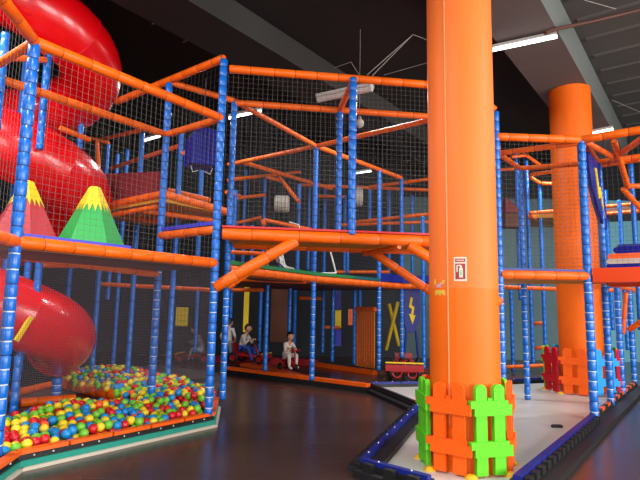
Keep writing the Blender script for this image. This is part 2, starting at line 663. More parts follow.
def curved(mb, p, n, w, h, dx, dz, m, off):
    """a patch w x h lying on the pillar round the point p shifted by (dx, dz)"""
    a0 = math.atan2(n.y, n.x)
    R = P1R + off
    k = 6
    vs = []
    for zz in (dz - h / 2, dz + h / 2):
        for i in range(k + 1):
            a = a0 + (dx - w / 2 + w * i / k) / R
            for rr in (R, P1R + 0.0005):
                vs.append(V((PC.x + rr * math.cos(a), PC.y + rr * math.sin(a), p.z + zz)))
    n2 = 2 * (k + 1)
    fs = []
    for i in range(k):
        a = 2 * i
        fs += [(a, a + 2, n2 + a + 2, n2 + a), (a + 1, n2 + a + 1, n2 + a + 3, a + 3), (a, a + 1, a + 3, a + 2), (n2 + a, n2 + a + 2, n2 + a + 3, n2 + a + 1)]
    fs += [(0, n2, n2 + 1, 1), (2 * k, 2 * k + 1, n2 + 2 * k + 1, n2 + 2 * k)]
    mb.add(vs, fs, m)


p, tx, n = on_pillar(460.3, 269)
sg = thing('safety_sign', 'small red and white extinguisher sign stuck on the central orange pillar', 'sign', p)
mb = MB()
curved(mb, p, n, 0.118, 0.226, 0, 0, 0, 0.004)
build(mb, 'sign_plate', 'sign_white', sg)
mb = MB()
curved(mb, p, n, 0.092, 0.034, 0, 0.082, 0, 0.0065)
curved(mb, p, n, 0.092, 0.148, 0, -0.022, 0, 0.0065)
build(mb, 'red_field', 'sign_red', sg)
mb = MB()       # white lettering bar and extinguisher pictogram
for i in range(7):
    curved(mb, p, n, 0.006, 0.014, -0.03 + i * 0.01, 0.082, 0, 0.008)
curved(mb, p, n, 0.034, 0.09, 0.006, -0.035, 0, 0.008)
curved(mb, p, n, 0.02, 0.02, 0.006, 0.022, 0, 0.008)
curved(mb, p, n, 0.04, 0.01, -0.012, 0.034, 0, 0.008)
curved(mb, p, n, 0.01, 0.06, -0.03, 0.002, 0, 0.008)
build(mb, 'pictogram', 'sign_white', sg)
mb = MB()
curved(mb, p, n, 0.02, 0.05, 0.006, -0.035, 0, 0.0095)
build(mb, 'green_panel', 'sign_green', sg)

p, tx, n = on_pillar(438.5, 287)
st = thing('sticker', 'worn yellow and lilac sticker on the left side of central pillar', 'sticker', p)
for w_, h_, dx, dz in ((.025, .05, -.055, .05), (.025, .03, .06, .05), (.03, .02, .045, .035)):
    mb = MB()
    curved(mb, p, n, w_, h_, dx, dz, 0, 0.003)
    build(mb, 'yellow_mark', 'sticker_yellow', st)
mb = MB()
for i in range(5):
    curved(mb, p, n, 0.028, 0.05 - 0.012 * (i % 2), -0.04 + 0.026 * i, -0.055 + 0.006 * (i % 2), 0, 0.003)
build(mb, 'yellow_lettering', 'sticker_yellow', st)
mb = MB()
curved(mb, p, n, 0.05, 0.03, 0.0, 0.01, 0, 0.004)
curved(mb, p, n, 0.03, 0.02, 0.03, 0.03, 0, 0.004)
build(mb, 'lilac_mark', 'sticker_lilac', st)

# ------------------------------------------------------- picket fences


def fence_panel(a, b, m, label, group, h=0.78):
    """a plastic picket panel from a to b (ground points, outside seen from the right of a->b)"""
    a, b = at(a, 0.05), at(b, 0.05)
    X = (b - a).normalized()
    L = (b - a).length
    t = thing('fence_panel', label, 'fence', (a + b) / 2, group=group)
    N = X.cross(UP)
    for sx in (-1, 1):
        w = L * 0.285
        cx = L / 2 + sx * L * 0.235
        r = w / 2
        ol = [(cx - r, 0.02), (cx + r, 0.02), (cx + r, h - r * 0.8)]
        ol += [(cx + r * math.cos(q), h - r * 0.8 + 0.8 * r * math.sin(q)) for q in [PI * i / 8 for i in range(1, 8)]]
        ol += [(cx - r, h - r * 0.8)]
        mb = MB()
        mb.slab(ol, a, X, UP, 0.045)
        build(mb, 'picket', m, t)
    for z in (0.235, 0.585):
        mb = MB()
        # interlocking ends: tongue high on one side, low on the other
        ol = [(-0.015, z + 0.01), (-0.015, z + 0.075), (L * 0.06, z + 0.075), (L * 0.94, z + 0.075), (L * 0.94, z + 0.04), (L + 0.015, z + 0.04), (L + 0.015, z - 0.055), (L * 0.06, z - 0.055), (L * 0.06, z + 0.01)]
        mb.slab(ol, a + N * 0.016, X, UP, 0.05)
        build(mb, 'rail', m, t)
    mb = MB()
    mb.tube([at(a, 0.05), at(a, 0.065), at(a, 0.085)], [0.06, 0.055, 0.03], 14)
    build(mb, 'foot', 'foot_yellow', t)
    mb = MB()
    mb.slab([(L * 0.44, h - 0.14), (L * 0.56, h - 0.14), (L * 0.56, h - 0.115), (L * 0.5, h - 0.125), (L * 0.44, h - 0.115)], a, X, UP, 0.04)
    build(mb, 'top_link', m, t)


def ring(c, R, n, a0, cols, labels, group, h):
    pts = [V((c.x + R * math.cos(a0 + 2 * PI * i / n), c.y + R * math.sin(a0 + 2 * PI * i / n), 0)) for i in range(n)]
    for i in range(n):
        fence_panel(pts[i], pts[(i + 1) % n], cols[i], labels[i], group, h)


va = math.atan2(-PC.y, -PC.x) + math.radians(5)        # the vertex that points to the viewer
ring(PC, 0.447, 7, va, ['fence_green', 'fence_orange', 'fence_green', 'fence_orange', 'fence_orange', 'fence_green', 'fence_orange'],
     ['light green picket fence panel at the front right of central pillar',
      'orange picket fence panel seen edge-on at the right side of central pillar',
      'light green picket fence panel behind the central pillar, nearest the blue post',
      'orange picket fence panel at the back of central pillar, right one of two',
      'orange picket fence panel at the back of central pillar, left one of two',
      'light green picket fence panel seen at a slant on the left side of central pillar',
      'orange picket fence panel at the front left of central pillar'],
     'picket fence round the central pillar', 0.80)
va2 = math.atan2(-P2.y, -P2.x)
ring(P2, 0.67, 8, va2 - math.radians(33), ['fence_orange', 'fence_blue', 'fence_pink', 'fence_green', 'fence_orange', 'fence_blue', 'fence_green', 'fence_red'],
     ['orange picket fence panel at the front of the rear pillar',
      'sky blue picket fence panel of the rear pillar, behind the corner post',
      'pinkish red picket fence panel at the right side of the rear pillar',
      'green picket fence panel at the back right of the rear pillar',
      'orange picket fence panel at the back of the rear pillar',
      'blue picket fence panel at the back of the rear pillar',
      'green picket fence panel at the back left of the rear pillar',
      'dark red picket fence panel at the left of the rear pillar'],
     'picket fence round the rear pillar', 0.82)

p = Z(557, 427.5, .05)
mb = MB()
mb.box(at(p, 0.065), (0.13, 0.05, 0.03), 0)
mb.box(at(p, 0.083), (0.1, 0.03, 0.008), 0)
tag(build(mb, 'plastic_block', 'rubber_black'), 'small black block lying on the white floor right of the fence', 'block')

# ======================================================= left play tower
G = V((-1.36, 6.75, 0))
K = G + B * 1.19
Pn = V((-2.81, 4.77, 0))
Kn = Pn + B * 1.19
DD = V((-0.151, 0.988, 0))                   # heading of the side that comes towards the viewer
P00 = Pn - DD * 2.3
FT, DZ = 4.02, 2.06
pt = thing('play_tower', 'large netted play tower on the left with orange beams over the ball pit', 'climbing frame', at((G + Pn) / 2, 0))
pp = [(G, 0.15, 4.86), (K, 0.15, 4.82), (Pn, 0.15, FT - 0.02), (Kn, 0.15, FT), (P00, 0.15, FT)]
for xy, a, b in pp:
    post(pt, xy, a, b, 0.054, 0.135)
beam(pt, at(Pn, FT), at(G, FT), 0.056)
beam(pt, at(P00, FT), at(Pn, FT), 0.056)
beam(pt, at(P00, DZ), at(Pn, DZ), 0.06)
beam(pt, at(Kn - A * 1.2, FT), at(K, FT), 0.05)
beam(pt, at(K, FT), at(G, FT), 0.05)
beam(pt, at(Kn, FT), at(Pn, FT), 0.045)
beam(pt, at(Pn - DD * .9, FT - .35), at(Kn - A * .3, FT - .1), 0.045)
beam(pt, at(Pn, DZ), at(G, DZ), 0.062)
beam(pt, at(Kn, DZ), at(K, DZ - .12), 0.05)
beam(pt, at(K, 2.5), at(G, 2.5), 0.06)
beam(pt, at(G, 4.88), at(K + B * 1.4, 4.86), 0.055)
MM = G + V((-0.02, 1.05, 0))                 # rear left corner of the bridge
beam(pt, at(K, 4.84), at(MM, 4.70), 0.045)
beam(pt, at(K, 3.12), at(K + A * 1.3, 3.06), 0.06)
beam(pt, at(K, 3.12), at(K + B * 2.2, 3.10), 0.055)
beam(pt, at(K + B * 0.1, 2.94), at(K + B * 2.2, 2.92), 0.04)
beam(pt, at(K + A * 1.3 + B * .2, 2.92), at(K + B * .5, 2.92), 0.04)
deck(pt, [Pn, G, K, Kn], DZ + 0.0, 0.07, 'brown_panel', None)
mb = MB()
mb.bar(at(Pn + B * .03 + A * .05, DZ + .07), at(Pn + B * .03 + A * 1.2, DZ + .07), 0.05, 0.04)
build(mb, 'deck_mat', 'mat_blue', pt)
mb = MB()
mb.bar(at(K, 2.59), at(G, 2.59), 0.06, 0.05)
build(mb, 'deck_mat', 'mat_blue', pt)
deck(pt, [K, K + A * 1.3, K + A * 1.3 + B * 2.2, K + B * 2.2], 3.08, 0.07, 'plywood', None)
mb = MB()
mb.slab([(0, 0), (2.1, 0), (2.1, 0.55), (0, 0.3)], at(K + A * .02, 3.16), B, UP, 0.05)
build(mb, 'side_pad', 'maroon_mat', pt)
vnet(pt, Pn, G, DZ + .06, FT)
vnet(pt, P00, Pn, DZ + .06, FT)
vnet(pt, Kn, K, DZ + .06, FT, m='net_dark')
vnet(pt, K, G, 2.6, 4.85, cell=.085, m='net_dark')
vnet(pt, Pn, G, 0.62, DZ - .05, cell=0.017, r=0.0011, m='net_fine', name='fine_net')
vnet(pt, P00, Pn, 0.62, DZ - .05, cell=0.017, r=0.0011, m='net_fine', name='fine_net')
vnet(pt, G, K, 0.62, DZ, cell=0.07, m='net_dark')

# back posts and rails of the tower, beyond the slide
bt = thing('climbing_frame', 'distant blue and orange climbing frame behind the ball pit and red slide', 'climbing frame', at(D(130, 375, 9.3), 0))
for (px, py, yt, yb, d) in ((131, 320, 268, 376, 9.5), (95.5, 320, 268, 372, 9.6), (170.3, 330, 269, 384, 8.95), (116, 320, 286, 372, 12.5), (69, 280, 258, 360, 10.6),
                            (197, 310, 286, 352, 13.5), (106.5, 165, 144, 300, 10.5), (116.5, 170, 154, 300, 11), (126, 170, 150, 300, 11.5), (140.8, 160, 133, 262, 10.0),
                            (180, 160, 128, 262, 9.0), (201, 180, 160, 262, 9.4), (122, 232, 224, 262, 12), (45, 90, 52, 150, 6.9), (28, 268, 256, 372, 7.4), (3, 60, 33, 130, 5.9), (80, 140, 117, 160, 8.9), (39, 268, 256, 300, 7.0), (16, 385, 355, 414, 6.5)):
    ppost(bt, px, py, yt, yb, d, 0.048)
for a, da, b, db in (((98, 284), 10.5, (214, 290), 10.5), ((40, 265), 7.5, (112, 266), 9.6), ((100, 172), 11.5, (179, 146), 9.2), ((180, 154), 9.0, (196, 150), 9.2),
                     ((94, 141), 11, (150, 128), 9.5), ((90, 138), 10.5, (109, 143), 10.5), ((104, 215), 9.8, (160, 222), 8.8), ((107, 219), 10.4, (158, 213), 9.4),
                     ((168, 190), 9.2, (210, 200), 9.0), ((60, 128), 7.4, (90, 140), 7.8), ((8, 10), 6.0, (45, 53), 6.9), ((0, 57), 6.2, (46, 60), 6.9), ((97, 140), 10, (104, 265), 10)):
    pbeam(bt, a, da, b, db, 0.04)

# ============================================================== ball pit
kb = thing('ball_pit', 'ball pit base with orange padded kerb, black skirt and teal carpet edge', 'ball pit', at((G + Pn) / 2, 0))
ka, kg = Pn + A * .18, G + A * 0.06
WD = V((.988, .151, 0))
k0 = ka - DD * 2.4
mb = MB()
mb.prism([(p.x, p.y) for p in (ka + B * .1, kg + B * .1, kg + DD * 5.0, kg + DD * 5.0 + B * 2.6, ka + B * 4.2 + A * 1.0, ka + B * 3.2 - A * .8, k0 - WD * 2.2, k0 - WD * .1)], 0.001, 0.04)
build(mb, 'pit_floor', 'pit_floor', kb)


def kerb(a, b, n, out):
    X = (b - a).normalized()
    L = (b - a).length
    for nm, m, z0, z1, o in (('border_strip', 'cream', 0.001, .032, .075), ('carpet_strip', 'teal_carpet', .0, .085, .045), ('kerb_skirt', 'rubber_black', .0, .14, .02)):
        mb = MB()
        mb.bar(at(a - X * o * .4, (z0 + z1) / 2) + out * (o - .03), at(b + X * o * .4, (z0 + z1) / 2) + out * (o - .03), .06, z1 - z0)
        build(mb, nm, m, kb)
    for k in range(n):
        p, q = a + X * (L * k / n + .012), a + X * (L * (k + 1) / n - .012)
        mb = MB()
        mb.bar(at(p, .16), at(q, .16), 0.09, 0.035)
        kp = build(mb, 'kerb_pad', 'orange_pad', kb)
        for i in range(2):
            mb = MB()
            c = p.lerp(q, 0.3 + .4 * i) + out * 0.022
            mb.sphere(at(c, 0.115), 0.009, 0, 8, 5)
            build(mb, 'bolt', 'white_plastic', kp)


kerb(ka, kg, 5, -B)
kerb(kg, kg + DD * 1.15, 4, WD)
kerb(k0, ka, 4, WD)

# orange foam logs on the bare grey part of the pit floor
for a, b, r, lb in (((20, 402), (76, 398), .065, 'short orange foam log lying on the grey floor among the balls'),
                    ((12, 393), (52, 384), .06, 'orange foam log behind the short blue stub in the ball pit'),
                    ((58, 381), (131, 398), .1, 'long orange foam edge of the rear ball pool')):
    p, q = Z(a[0], a[1], r + .05), Z(b[0], b[1], r + .05)
    p.z = q.z = r + .042
    o = beam(None, p, q, r, 'foam_log')
    tag(o, lb, 'foam log')
p = Z(56, 396, .05)
o = link('foam_stub', pole_mesh('foam_stub', 0.3, 0.075, .12, BLUE), Matrix.Translation(at(p, .042)))
tag(o, 'short blue foam stub between the orange logs in the ball pit', 'foam stub')

# ---- balls


def inpoly(x, y, poly):
    c = False
    n = len(poly)
    for i in range(n):
        a, b = poly[i], poly[i - 1]
        if (a.y > y) != (b.y > y) and x < (b.x - a.x) * (y - a.y) / (b.y - a.y) + a.x:
            c = not c
    return c


bz = .22
regA = [Z(x, y, bz) for x, y in ((-10, 458), (-10, 424), (36, 411), (70, 404), (100, 402), (128, 396), (140, 398), (208, 402), (206, 412), (150, 428), (60, 447))]
regB = [Z(x, y, bz) for x, y in ((66, 380), (74, 371), (100, 369), (160, 374), (212, 389), (209, 404), (150, 400), (131, 396))]
BR = 0.049
cand = []
allp = regA + regB
xs, ys = [p.x for p in allp], [p.y for p in allp]
y = min(ys)
row = 0
while y < max(ys):
    x = min(xs) + (BR if row % 2 else 0)
    while x < max(xs):
        jx, jy = x + random.uniform(-.016, .016), y + random.uniform(-.016, .016)
        ia, ib = inpoly(jx, jy, regA), inpoly(jx, jy, regB)
        face = (V((jx, jy, 0)) - G).dot(B)
        right = (V((jx, jy, 0)) - G).dot(A)
        if (ib or ia and right < 0.02) and face > 0.1:
            ok = all((V((jx, jy, 0)) - at(q, 0)).length > .1 for q in (G, K, Pn))
            if ok:
                lump = .07 * math.sin(jx * 3.1 + 1) * math.sin(jy * 2.7) + (.04 if ib else 0)
                cand.append((jx, jy, .215 + lump + random.uniform(-.03, .035), ib))
        x += 2 * BR * 1.02
    y += BR * 1.76
    row += 1
BALLC = ['ball_red', 'ball_green', 'ball_yellow', 'ball_blue', 'ball_green', 'ball_yellow', 'ball_red', 'ball_blue', 'ball_orange']
CW = {'ball_red': 'red', 'ball_green': 'lime green', 'ball_yellow': 'yellow', 'ball_blue': 'blue', 'ball_orange': 'orange'}
bm_ = {}
for k in set(BALLC):
    mb = MB()
    mb.sphere((0, 0, 0), BR, 0, 14, 10)
    bm_[k] = mb.mesh('ball', [k])
cand.sort(key=lambda c: (V((c[0], c[1], 0)) - CAM).length)
n_ball = 0
rest = MB()
for (x, y, z, ib) in cand:
    k = random.choice(BALLC[:8]) if random.random() > .04 else 'ball_orange'
    if n_ball < 300:
        q = V((x, y, 0))
        face, along = (q - G).dot(B), (q - Pn).dot(A)
        rowt = 'in front rows by the orange kerb' if face < .25 else ('in the middle rows' if face < .62 else 'in the back rows')
        zone = 'near the left corner post' if along < .85 else ('halfway along the ball pit' if along < 1.65 else 'near the right corner post')
        o = link('ball', bm_[k], Matrix.Translation((x, y, z)))
        tag(o, '%s ball %s, %s' % (CW[k], rowt, zone), 'ball', '%s balls %s %s' % (CW[k], rowt, zone))
        n_ball += 1
    else:
        rest.sphere((x, y, z), BR, list(CW).index(k), 10, 7)
for (x, y, z, ib) in cand:                   # the layer underneath, seen in the gaps
    rest.sphere((x + .03, y + .03, max(.09, z - .085)), BR, random.randint(0, 3), 8, 6)
tag(build(rest, 'heap_of_balls', list(CW)), 'heap of small mixed plastic balls filling the rear of the ball pit', 'balls', kind='stuff')

# ============================================================ red slide
SA = V((-4.66, 7.77, 0))
HR, TR, PITCH = 0.93, 0.47, 2.14
sl = thing('spiral_slide', 'big glossy red spiral tube slide winding down the left tower', 'slide', at(SA, 0.05))


def hp(deg):
    a = math.radians(deg)
    z = 3.06 - PITCH * (deg - 31) / 360
    return V((SA.x + HR * math.cos(a) - .06 * max(0, 2.9 - z), SA.y + HR * math.sin(a), z))


d0, d1 = -468, 31 + 360 + 16
secs = 10
step = (d1 - d0) / secs
for s in range(secs):
    mb = MB()
    full = MB()
    full.tube([hp(d0 + step * (s + i / 8)) for i in range(-1, 10)], TR, 48, 0, caps=False)
    mb.v = full.v[48:-48]
    mb.f = full.f[:8 * 48]
    mb.m, mb.s = [0] * 384, [True] * 384
    build(mb, 'tube_section', 'red_plastic', sl)
    mb = MB()
    e = d0 + step * (s + 1)
    mb.torus(hp(e), TR, .0045, hp(e + 1) - hp(e - 1), 0, 40, 8)
    build(mb, 'flange', 'red_plastic', sl)
mb = MB()
mb.tube([at(SA, 0.05), at(SA, 6.2)], 0.07, 12)
build(mb, 'centre_pole', 'blue_vinyl', sl)
mb = MB()
q0, q1 = D(16, 341, 6.55), D(31, 317, 6.75)
mb.bar(q0, q1, .045, .05)
build(mb, 'strap', 'yellow_foam', sl)

# ------------------------------------------------------ foam mountains


def mountain(c, r, h, body, label, rot):
    t = thing('foam_mountain', label, 'soft play shape', c, rot, 'foam mountains on the left deck')
    n = 6
    rt_, hc = r * .13, h * .64

    def P(i, z, off=0.0):
        a = 2 * PI * i / n
        rr = r + (rt_ - r) * z / h + off
        return V((rr * math.cos(a), rr * math.sin(a), z))
    mb = MB()
    vs = [P(i, 0) for i in range(n)] + [P(i, h) for i in range(n)]
    mb.add(vs, [tuple(range(n))[::-1], tuple(range(n, 2 * n))] + [(i, (i + 1) % n, n + (i + 1) % n, n + i) for i in range(n)])
    local(mb, 'body', body, t)
    mb = MB()
    for i in range(n):                      # snow cap with a zigzag lower edge
        k = 6
        for j in range(k):
            a, b = j / k, (j + 1) / k
            za = hc + (h * .1 if j % 2 else -h * .02)
            zb = hc + (h * .1 if (j + 1) % 2 else -h * .02)

            def Q(f, z):
                return P(i, z, .008).lerp(P(i + 1, z, .008), f)
            mb.add([Q(a, za), Q(b, zb), Q(b, h + .006), Q(a, h + .006)], [(0, 1, 2, 3)])
    mb.add([P(i, h + .006, .008) for i in range(n)], [tuple(range(n))])
    local(mb, 'snow_cap', 'yellow_foam', t)


q = D(91, 240, 6.05)
mountain(at(q, DZ + .002), .43, .80, 'green_foam', 'green foam mountain with a yellow peak on the left deck', .35)
q = D(22.5, 240, 5.55)
mountain(at(q, DZ + .002), .40, .74, 'brick_red_foam', 'dull red foam mountain with a yellow peak behind the corner post', .2)

# ------------------------------------------------------- blue drum
q = D(202.5, 149, 7.6)
t = thing('hanging_drum', 'dark blue ribbed plastic drum hanging under the beams left of the tall post', 'drum', q)
mb = MB()
ol = [(-.21, -.27)] + [(-.21, .12), (-.17, .21), (-.08, .255), (.05, .27), (.16, .25), (.21, .2), (.21, -.27)]
Xd = (A * .8 - B * .35).normalized()
mb.slab(ol, q, Xd, UP, .34)
build(mb, 'shell', 'roller_blue', t)
mb = MB()
for i in range(6):
    x = -.17 + i * .068
    c = q + Xd * x
    n = Xd.cross(UP)
    mb.box(c + n * .172 + UP * (-.03), (.018, .02, .46), 0, ax=(Xd, n, UP))
build(mb, 'rib', 'mat_navy', t)
for x in (-.16, .16):
    mb = MB()
    mb.tube([q + Xd * x + UP * -.27, q + Xd * (x * .8) + UP * -.36, q + Xd * (x * .3) + UP * -.33], .006, 6)
    build(mb, 'loose_cord', 'tie_white', t)
mb = MB()
mb.tube([q + UP * .26, at(q, 4.86)], .006, 6)
build(mb, 'hanging_cord', 'net_dark', t)

# ============================================================ footbridge
Q = V((2.53, 7.29, 0))
BD = at(Q - G, 0).normalized()
N0 = Q + V((0.0, 1.05, 0))
BT, BZ, BTB = 4.73, 2.46, 4.67
br = thing('footbridge', 'raised orange footbridge with black netting crossing between the two towers', 'bridge', at((G + Q) / 2, BZ))
e = BD * .07
mid_f, mid_b = G.lerp(Q, (.38 + 1.36) / 3.79), MM.lerp(N0, .425)
beam(br, at(G, BT) + e, at(Q, BT) - e, 0.055)
beam(br, at(MM, BTB), at(N0, BTB), 0.05)
post(br, mid_f - V((0, .03, 0)), BZ + .03, BT, .055)
post(br, mid_b, BZ - .05, BTB - .03, .05)
beam(br, at(mid_f, BT - .02), at(mid_b, BTB), .045)
for p, q, y in ((G, Q, -1), (MM, N0, 1)):
    beam(br, at(p, BZ - .01) + e, at(q, BZ - .01) - e, .078, 'edge_roll', .6)
mb = MB()
mb.bar(at(G, BZ + .082) + e, at(Q, BZ + .082) - e, .1, .026)
build(mb, 'red_edging', 'red_mat', br)
deck(br, [G + e + V((0, .05, 0)), Q - e + V((0, .05, 0)), N0 - e - V((0, .05, 0)), MM + e - V((0, .05, 0))], BZ + .02, .05, 'plywood', 'red_mat', .03)
beam(br, at(G.lerp(Q, .27), BZ - .06), at(G, 1.74), .075, 'brace', .5)
beam(br, at(MM.lerp(N0, .20), BZ - .06), at(MM, 1.80), .065, 'brace', .5)
q = G.lerp(Q, .66)
beam(br, at(q, BZ - .06), at(Q, 1.62), .075, 'brace', .5)
q = MM.lerp(N0, .56)
beam(br, at(q, BZ - .06), at(N0, 1.30), .065, 'brace', .5)
beam(br, at(q - V((.12, .05, 0)), BZ - .11), at(G.lerp(Q, .63), BZ - .1), .04)
post(br, MM, .16, 4.69, .048)
post(br, N0, .1, 4.4, .048)
vnet(br, G + e, Q - e, BZ + .1, BT - .05, cell=.068, m='net_grey', r=.0016)
vnet(br, MM, N0, BZ + .1, BTB - .05, cell=.068, m='net_dark')

# ======================================================== right play tower
S = V((3.80, 7.36, 0))
rp = thing('play_tower', 'netted play tower with orange deck right of the central pillar', 'climbing frame', at((Q + S) / 2, 0.05))
post(rp, Q, .055, 4.40, .052)
post(rp, S, .055, FT, .058)
R2 = V((3.52, 8.96, 0))
post(rp, R2, .055, FT - .02, .05)
pB = at(Z(609, 402, .08), 0)
pB = V((4.66, 8.5, 0))
pC, pD = V((5.46, 9.56, 0)), V((6.50, 10.93, 0))
post(rp, pB, .055, FT - .03, .055)
post(rp, pC, .055, DZ - .04, .055)
post(rp, pD, .055, DZ - .06, .055)
bk = V((2.84, 8.1, 0))
beam(rp, at(Q, FT), at(S, FT), .058)
beam(rp, at(Q, 4.42), at(Q - BD * .42, BT), .05)
beam(rp, at(bk, FT), at(S, FT - .04), .045)
beam(rp, at(Q, FT - .05), at(bk, FT), .045)
beam(rp, at(bk, FT), at(R2, FT), .045)
beam(rp, at(R2, FT), at(pB, FT), .045)
beam(rp, at(S, FT), at(pB, FT), .045)
beam(rp, at(Q, DZ - .04), at(S, DZ - .04), .065)
beam(rp, at(R2 + V((-1.0, .3, 0)), DZ - .02), at(pB + V((-.3, .3, 0)), DZ - .02), .05)
deck(rp, [Q + V((0.02, .07, 0)), S + V((-.05, .06, 0)), pB, R2, bk + V((-.2, 0, 0))], DZ - .02, .06, 'plywood', None)
mb = MB()
mb.bar(at(Q, DZ + .035), at(S, DZ + .035), .06, .03)
build(mb, 'deck_mat', 'mat_navy', rp)
beam(rp, at(S, DZ - .05), at(pD + A * .8, DZ - .05), .045)
vnet(rp, Q, S, DZ + .08, FT - .04, cell=.066)
vnet(rp, S, pB, DZ + .08, FT - .04, cell=.066, m='net_dark')
vnet(rp, bk, R2, DZ + .08, FT - .04, cell=.066, m='net_dark')
vnet(rp, R2, pB, DZ + .08, FT - .04, cell=.066, m='net_dark')

# frame further back on the right
fr = thing('climbing_frame', 'distant blue and orange climbing frame seen between the two pillars', 'climbing frame', at(D(531, 362, 13.7), 0))
for px, py, yt, yb, d in ((529.5, 260, 155, 364, 13.4), (542.5, 270, 184, 368, 13.2), (512, 330, 290, 372, 13.0), (517, 190, 152, 300, 13.6), (621, 230, 200, 350, 12.5), (634, 220, 164, 330, 11.0), (608, 240, 190, 330, 14.0)):
    ppost(fr, px, py, yt, yb, d, .05)
for a, da, b, db in (((510.6, 157), 13.2, (526, 155), 13.4), ((526, 155), 13.4, (540, 165), 14.0), ((529.5, 175), 13, (553, 171.5), 12.6), ((530, 177), 13, (541, 184), 13.5), ((541, 183.6), 13.4, (556, 183.6), 13.4),
                     ((503, 215.5), 13, (519, 214), 13), ((529, 213), 13.3, (556, 211), 13.2), ((530, 216), 13.3, (541, 221), 13.6), ((499, 287), 11.5, (556, 289), 11.8),
                     ((533.5, 323.5), 13.3, (545, 323), 13.2), ((534, 348.5), 13.3, (546, 347), 13.2), ((505, 367), 12.8, (552, 365), 12.8),
                     ((606, 206.5), 13, (640, 203.5), 12.4), ((605, 214), 13.2, (640, 211), 12.6), ((599, 166), 11.8, (640, 160), 11), ((595, 291), 13, (640, 289), 13), ((497, 170), 14, (530, 168), 14), ((496, 242), 12, (502, 243), 12)):
    pbeam(fr, a, da, b, db, .045)
deck(fr, [at(D(528, 215, 13.4), 0), at(D(556, 213, 13.2), 0), at(D(556, 213, 14.8), 0), at(D(528, 215, 14.8), 0)], hz(D(540, 215, 13.3), 214), .1, 'plywood')
deck(fr, [at(D(605, 210, 13.3), 0), at(D(650, 208, 12.6), 0), at(D(650, 208, 14.2), 0), at(D(605, 208, 14.6), 0)], hz(D(620, 210, 13.2), 209), .1, 'brown_panel')
mb = MB()
o_ = D(502, 214, 13.0)
mb.slab([(0, 0), (.45, 0), (.05, .36), (0, .36)], o_, V((1, 0, 0)), UP, .5)
build(mb, 'ramp', 'maroon_mat', fr)
mb = MB()
mb.slab([(0, -.35), (.5, -.35), (.5, 0), (0, 0)], o_, V((1, 0, 0)), UP, .4)
build(mb, 'ramp_base', 'brown_panel', fr)

# ------------------------------------------------ overhead walkway, right
ow = thing('walkway', 'orange overhead walkway leaving the frame at the right edge', 'bridge', at(S - B * 1.5, DZ))
W1, W2 = S - B * 2.6, pB - B * 2.6
beam(ow, at(S, FT), at(W1, FT), .06)
beam(ow, at(pB, FT), at(W2, FT), .052)
beam(ow, at(S - B * .05 + A * .0, FT - .04), at(pB - B * .35 + A * .1, FT - .03), .045, 'brace')
beam(ow, at(pB - B * .15, FT - .03), at(S - B * .75 + A * .3, FT - .02), .045, 'brace')
pbeam(ow, (614, 141), 7.9, (628, 187), 9.0, .045, name='brace')
pbeam(ow, (627, 186), 9.0, (645, 186), 9.0, .045)
pbeam(ow, (623, 189), 9.0, (640, 208), 9.6, .045, name='brace')
for p, q in ((S, W1), (pB, W2)):
    mb = MB()
    mb.bar(at(p, DZ - .03) - B * .07, at(q, DZ - .03), .09, .2)
    build(mb, 'edge_board', 'orange_deep', ow)
deck(ow, [S - B * .08 + A * .06, W1 + A * .06, W2 - A * .06, pB - B * .08 - A * .06], DZ - .02, .06, 'orange_pad', 'red_mat', .09)
pbeam(ow, (626, 292), 9.6, (623, 334), 9.6, .04, name='brace')
pbeam(ow, (629, 330), 9.6, (648, 317), 9.3, .05, name='brace')
vnet(ow, S - B * .05, W1, DZ + .1, FT - .05, cell=.066, m='net_dark')

# striped cushion stack on the walkway
c = at(Z(640, 260, 2.3), 0)
c = at(D(608.5, 258, 8.0), 0) - B * .62
t = thing('striped_bolster', 'blue, orange and white striped soft bolster on the right walkway', 'soft play shape', at(c, DZ + .075))
z = DZ + .075
Xb = (-B)
for nm, h, m, sh in (('white_layer', .035, 'white_plastic', .02), ('blue_layer', .06, 'roller_blue', .0), ('grey_layer', .075, 'cream', .0), ('orange_layer', .075, 'orange_pad', .02), ('upper_blue_layer', .10, 'roller_blue', .10), ('top_layer', .03, 'mat_navy', .16)):
    mb = MB()
    x0 = -.62 + sh
    r = h / 2
    ol = [(x0 + r, 0), (1.0, 0), (1.0, h), (x0 + r, h), (x0 + r * .3, h * .8), (x0, h * .5), (x0 + r * .3, h * .2)]
    mb.slab(ol, at(c, z), Xb, UP, .55)
    build(mb, nm, m, t)
    z += h + .0015

# blue hanging banner with a yellow bolt on the side of the right tower
o_ = at(S, 0)
Xa = at(pB - S, 0).normalized()


def on_side(px, py):
    d = ray(px, py)
    n = Xa.cross(UP)
    t = (o_ - CAM).dot(n) / d.dot(n)
    p = CAM + d * t
    return (p - o_).dot(Xa), p.z


t = thing('banner', 'blue padded banner with a yellow lightning bolt beside the right corner post', 'banner', at(S.lerp(pB, .5), 2.5))
ol = [on_side(x, y) for x, y in ((586, 152), (598.5, 166), (600.5, 178), (603.5, 205), (605.5, 222), (604.5, 230), (601, 224), (595, 205), (589, 182), (586, 164))]
mb = MB()
mb.slab(ol, o_ + Xa.cross(UP) * .0, Xa, UP, .07)
build(mb, 'pad', 'mat_navy', t)
bolt = [on_side(x, y) for x, y in ((592, 168), (593.6, 169), (596, 188), (597.2, 187), (601, 210), (602.5, 218), (599.4, 206), (597.8, 196), (596.2, 199))]
mb = MB()
mb.slab(bolt, o_ + Xa.cross(UP) * .042, Xa, UP, .012)
build(mb, 'lightning_bolt', 'yellow_foam', t)

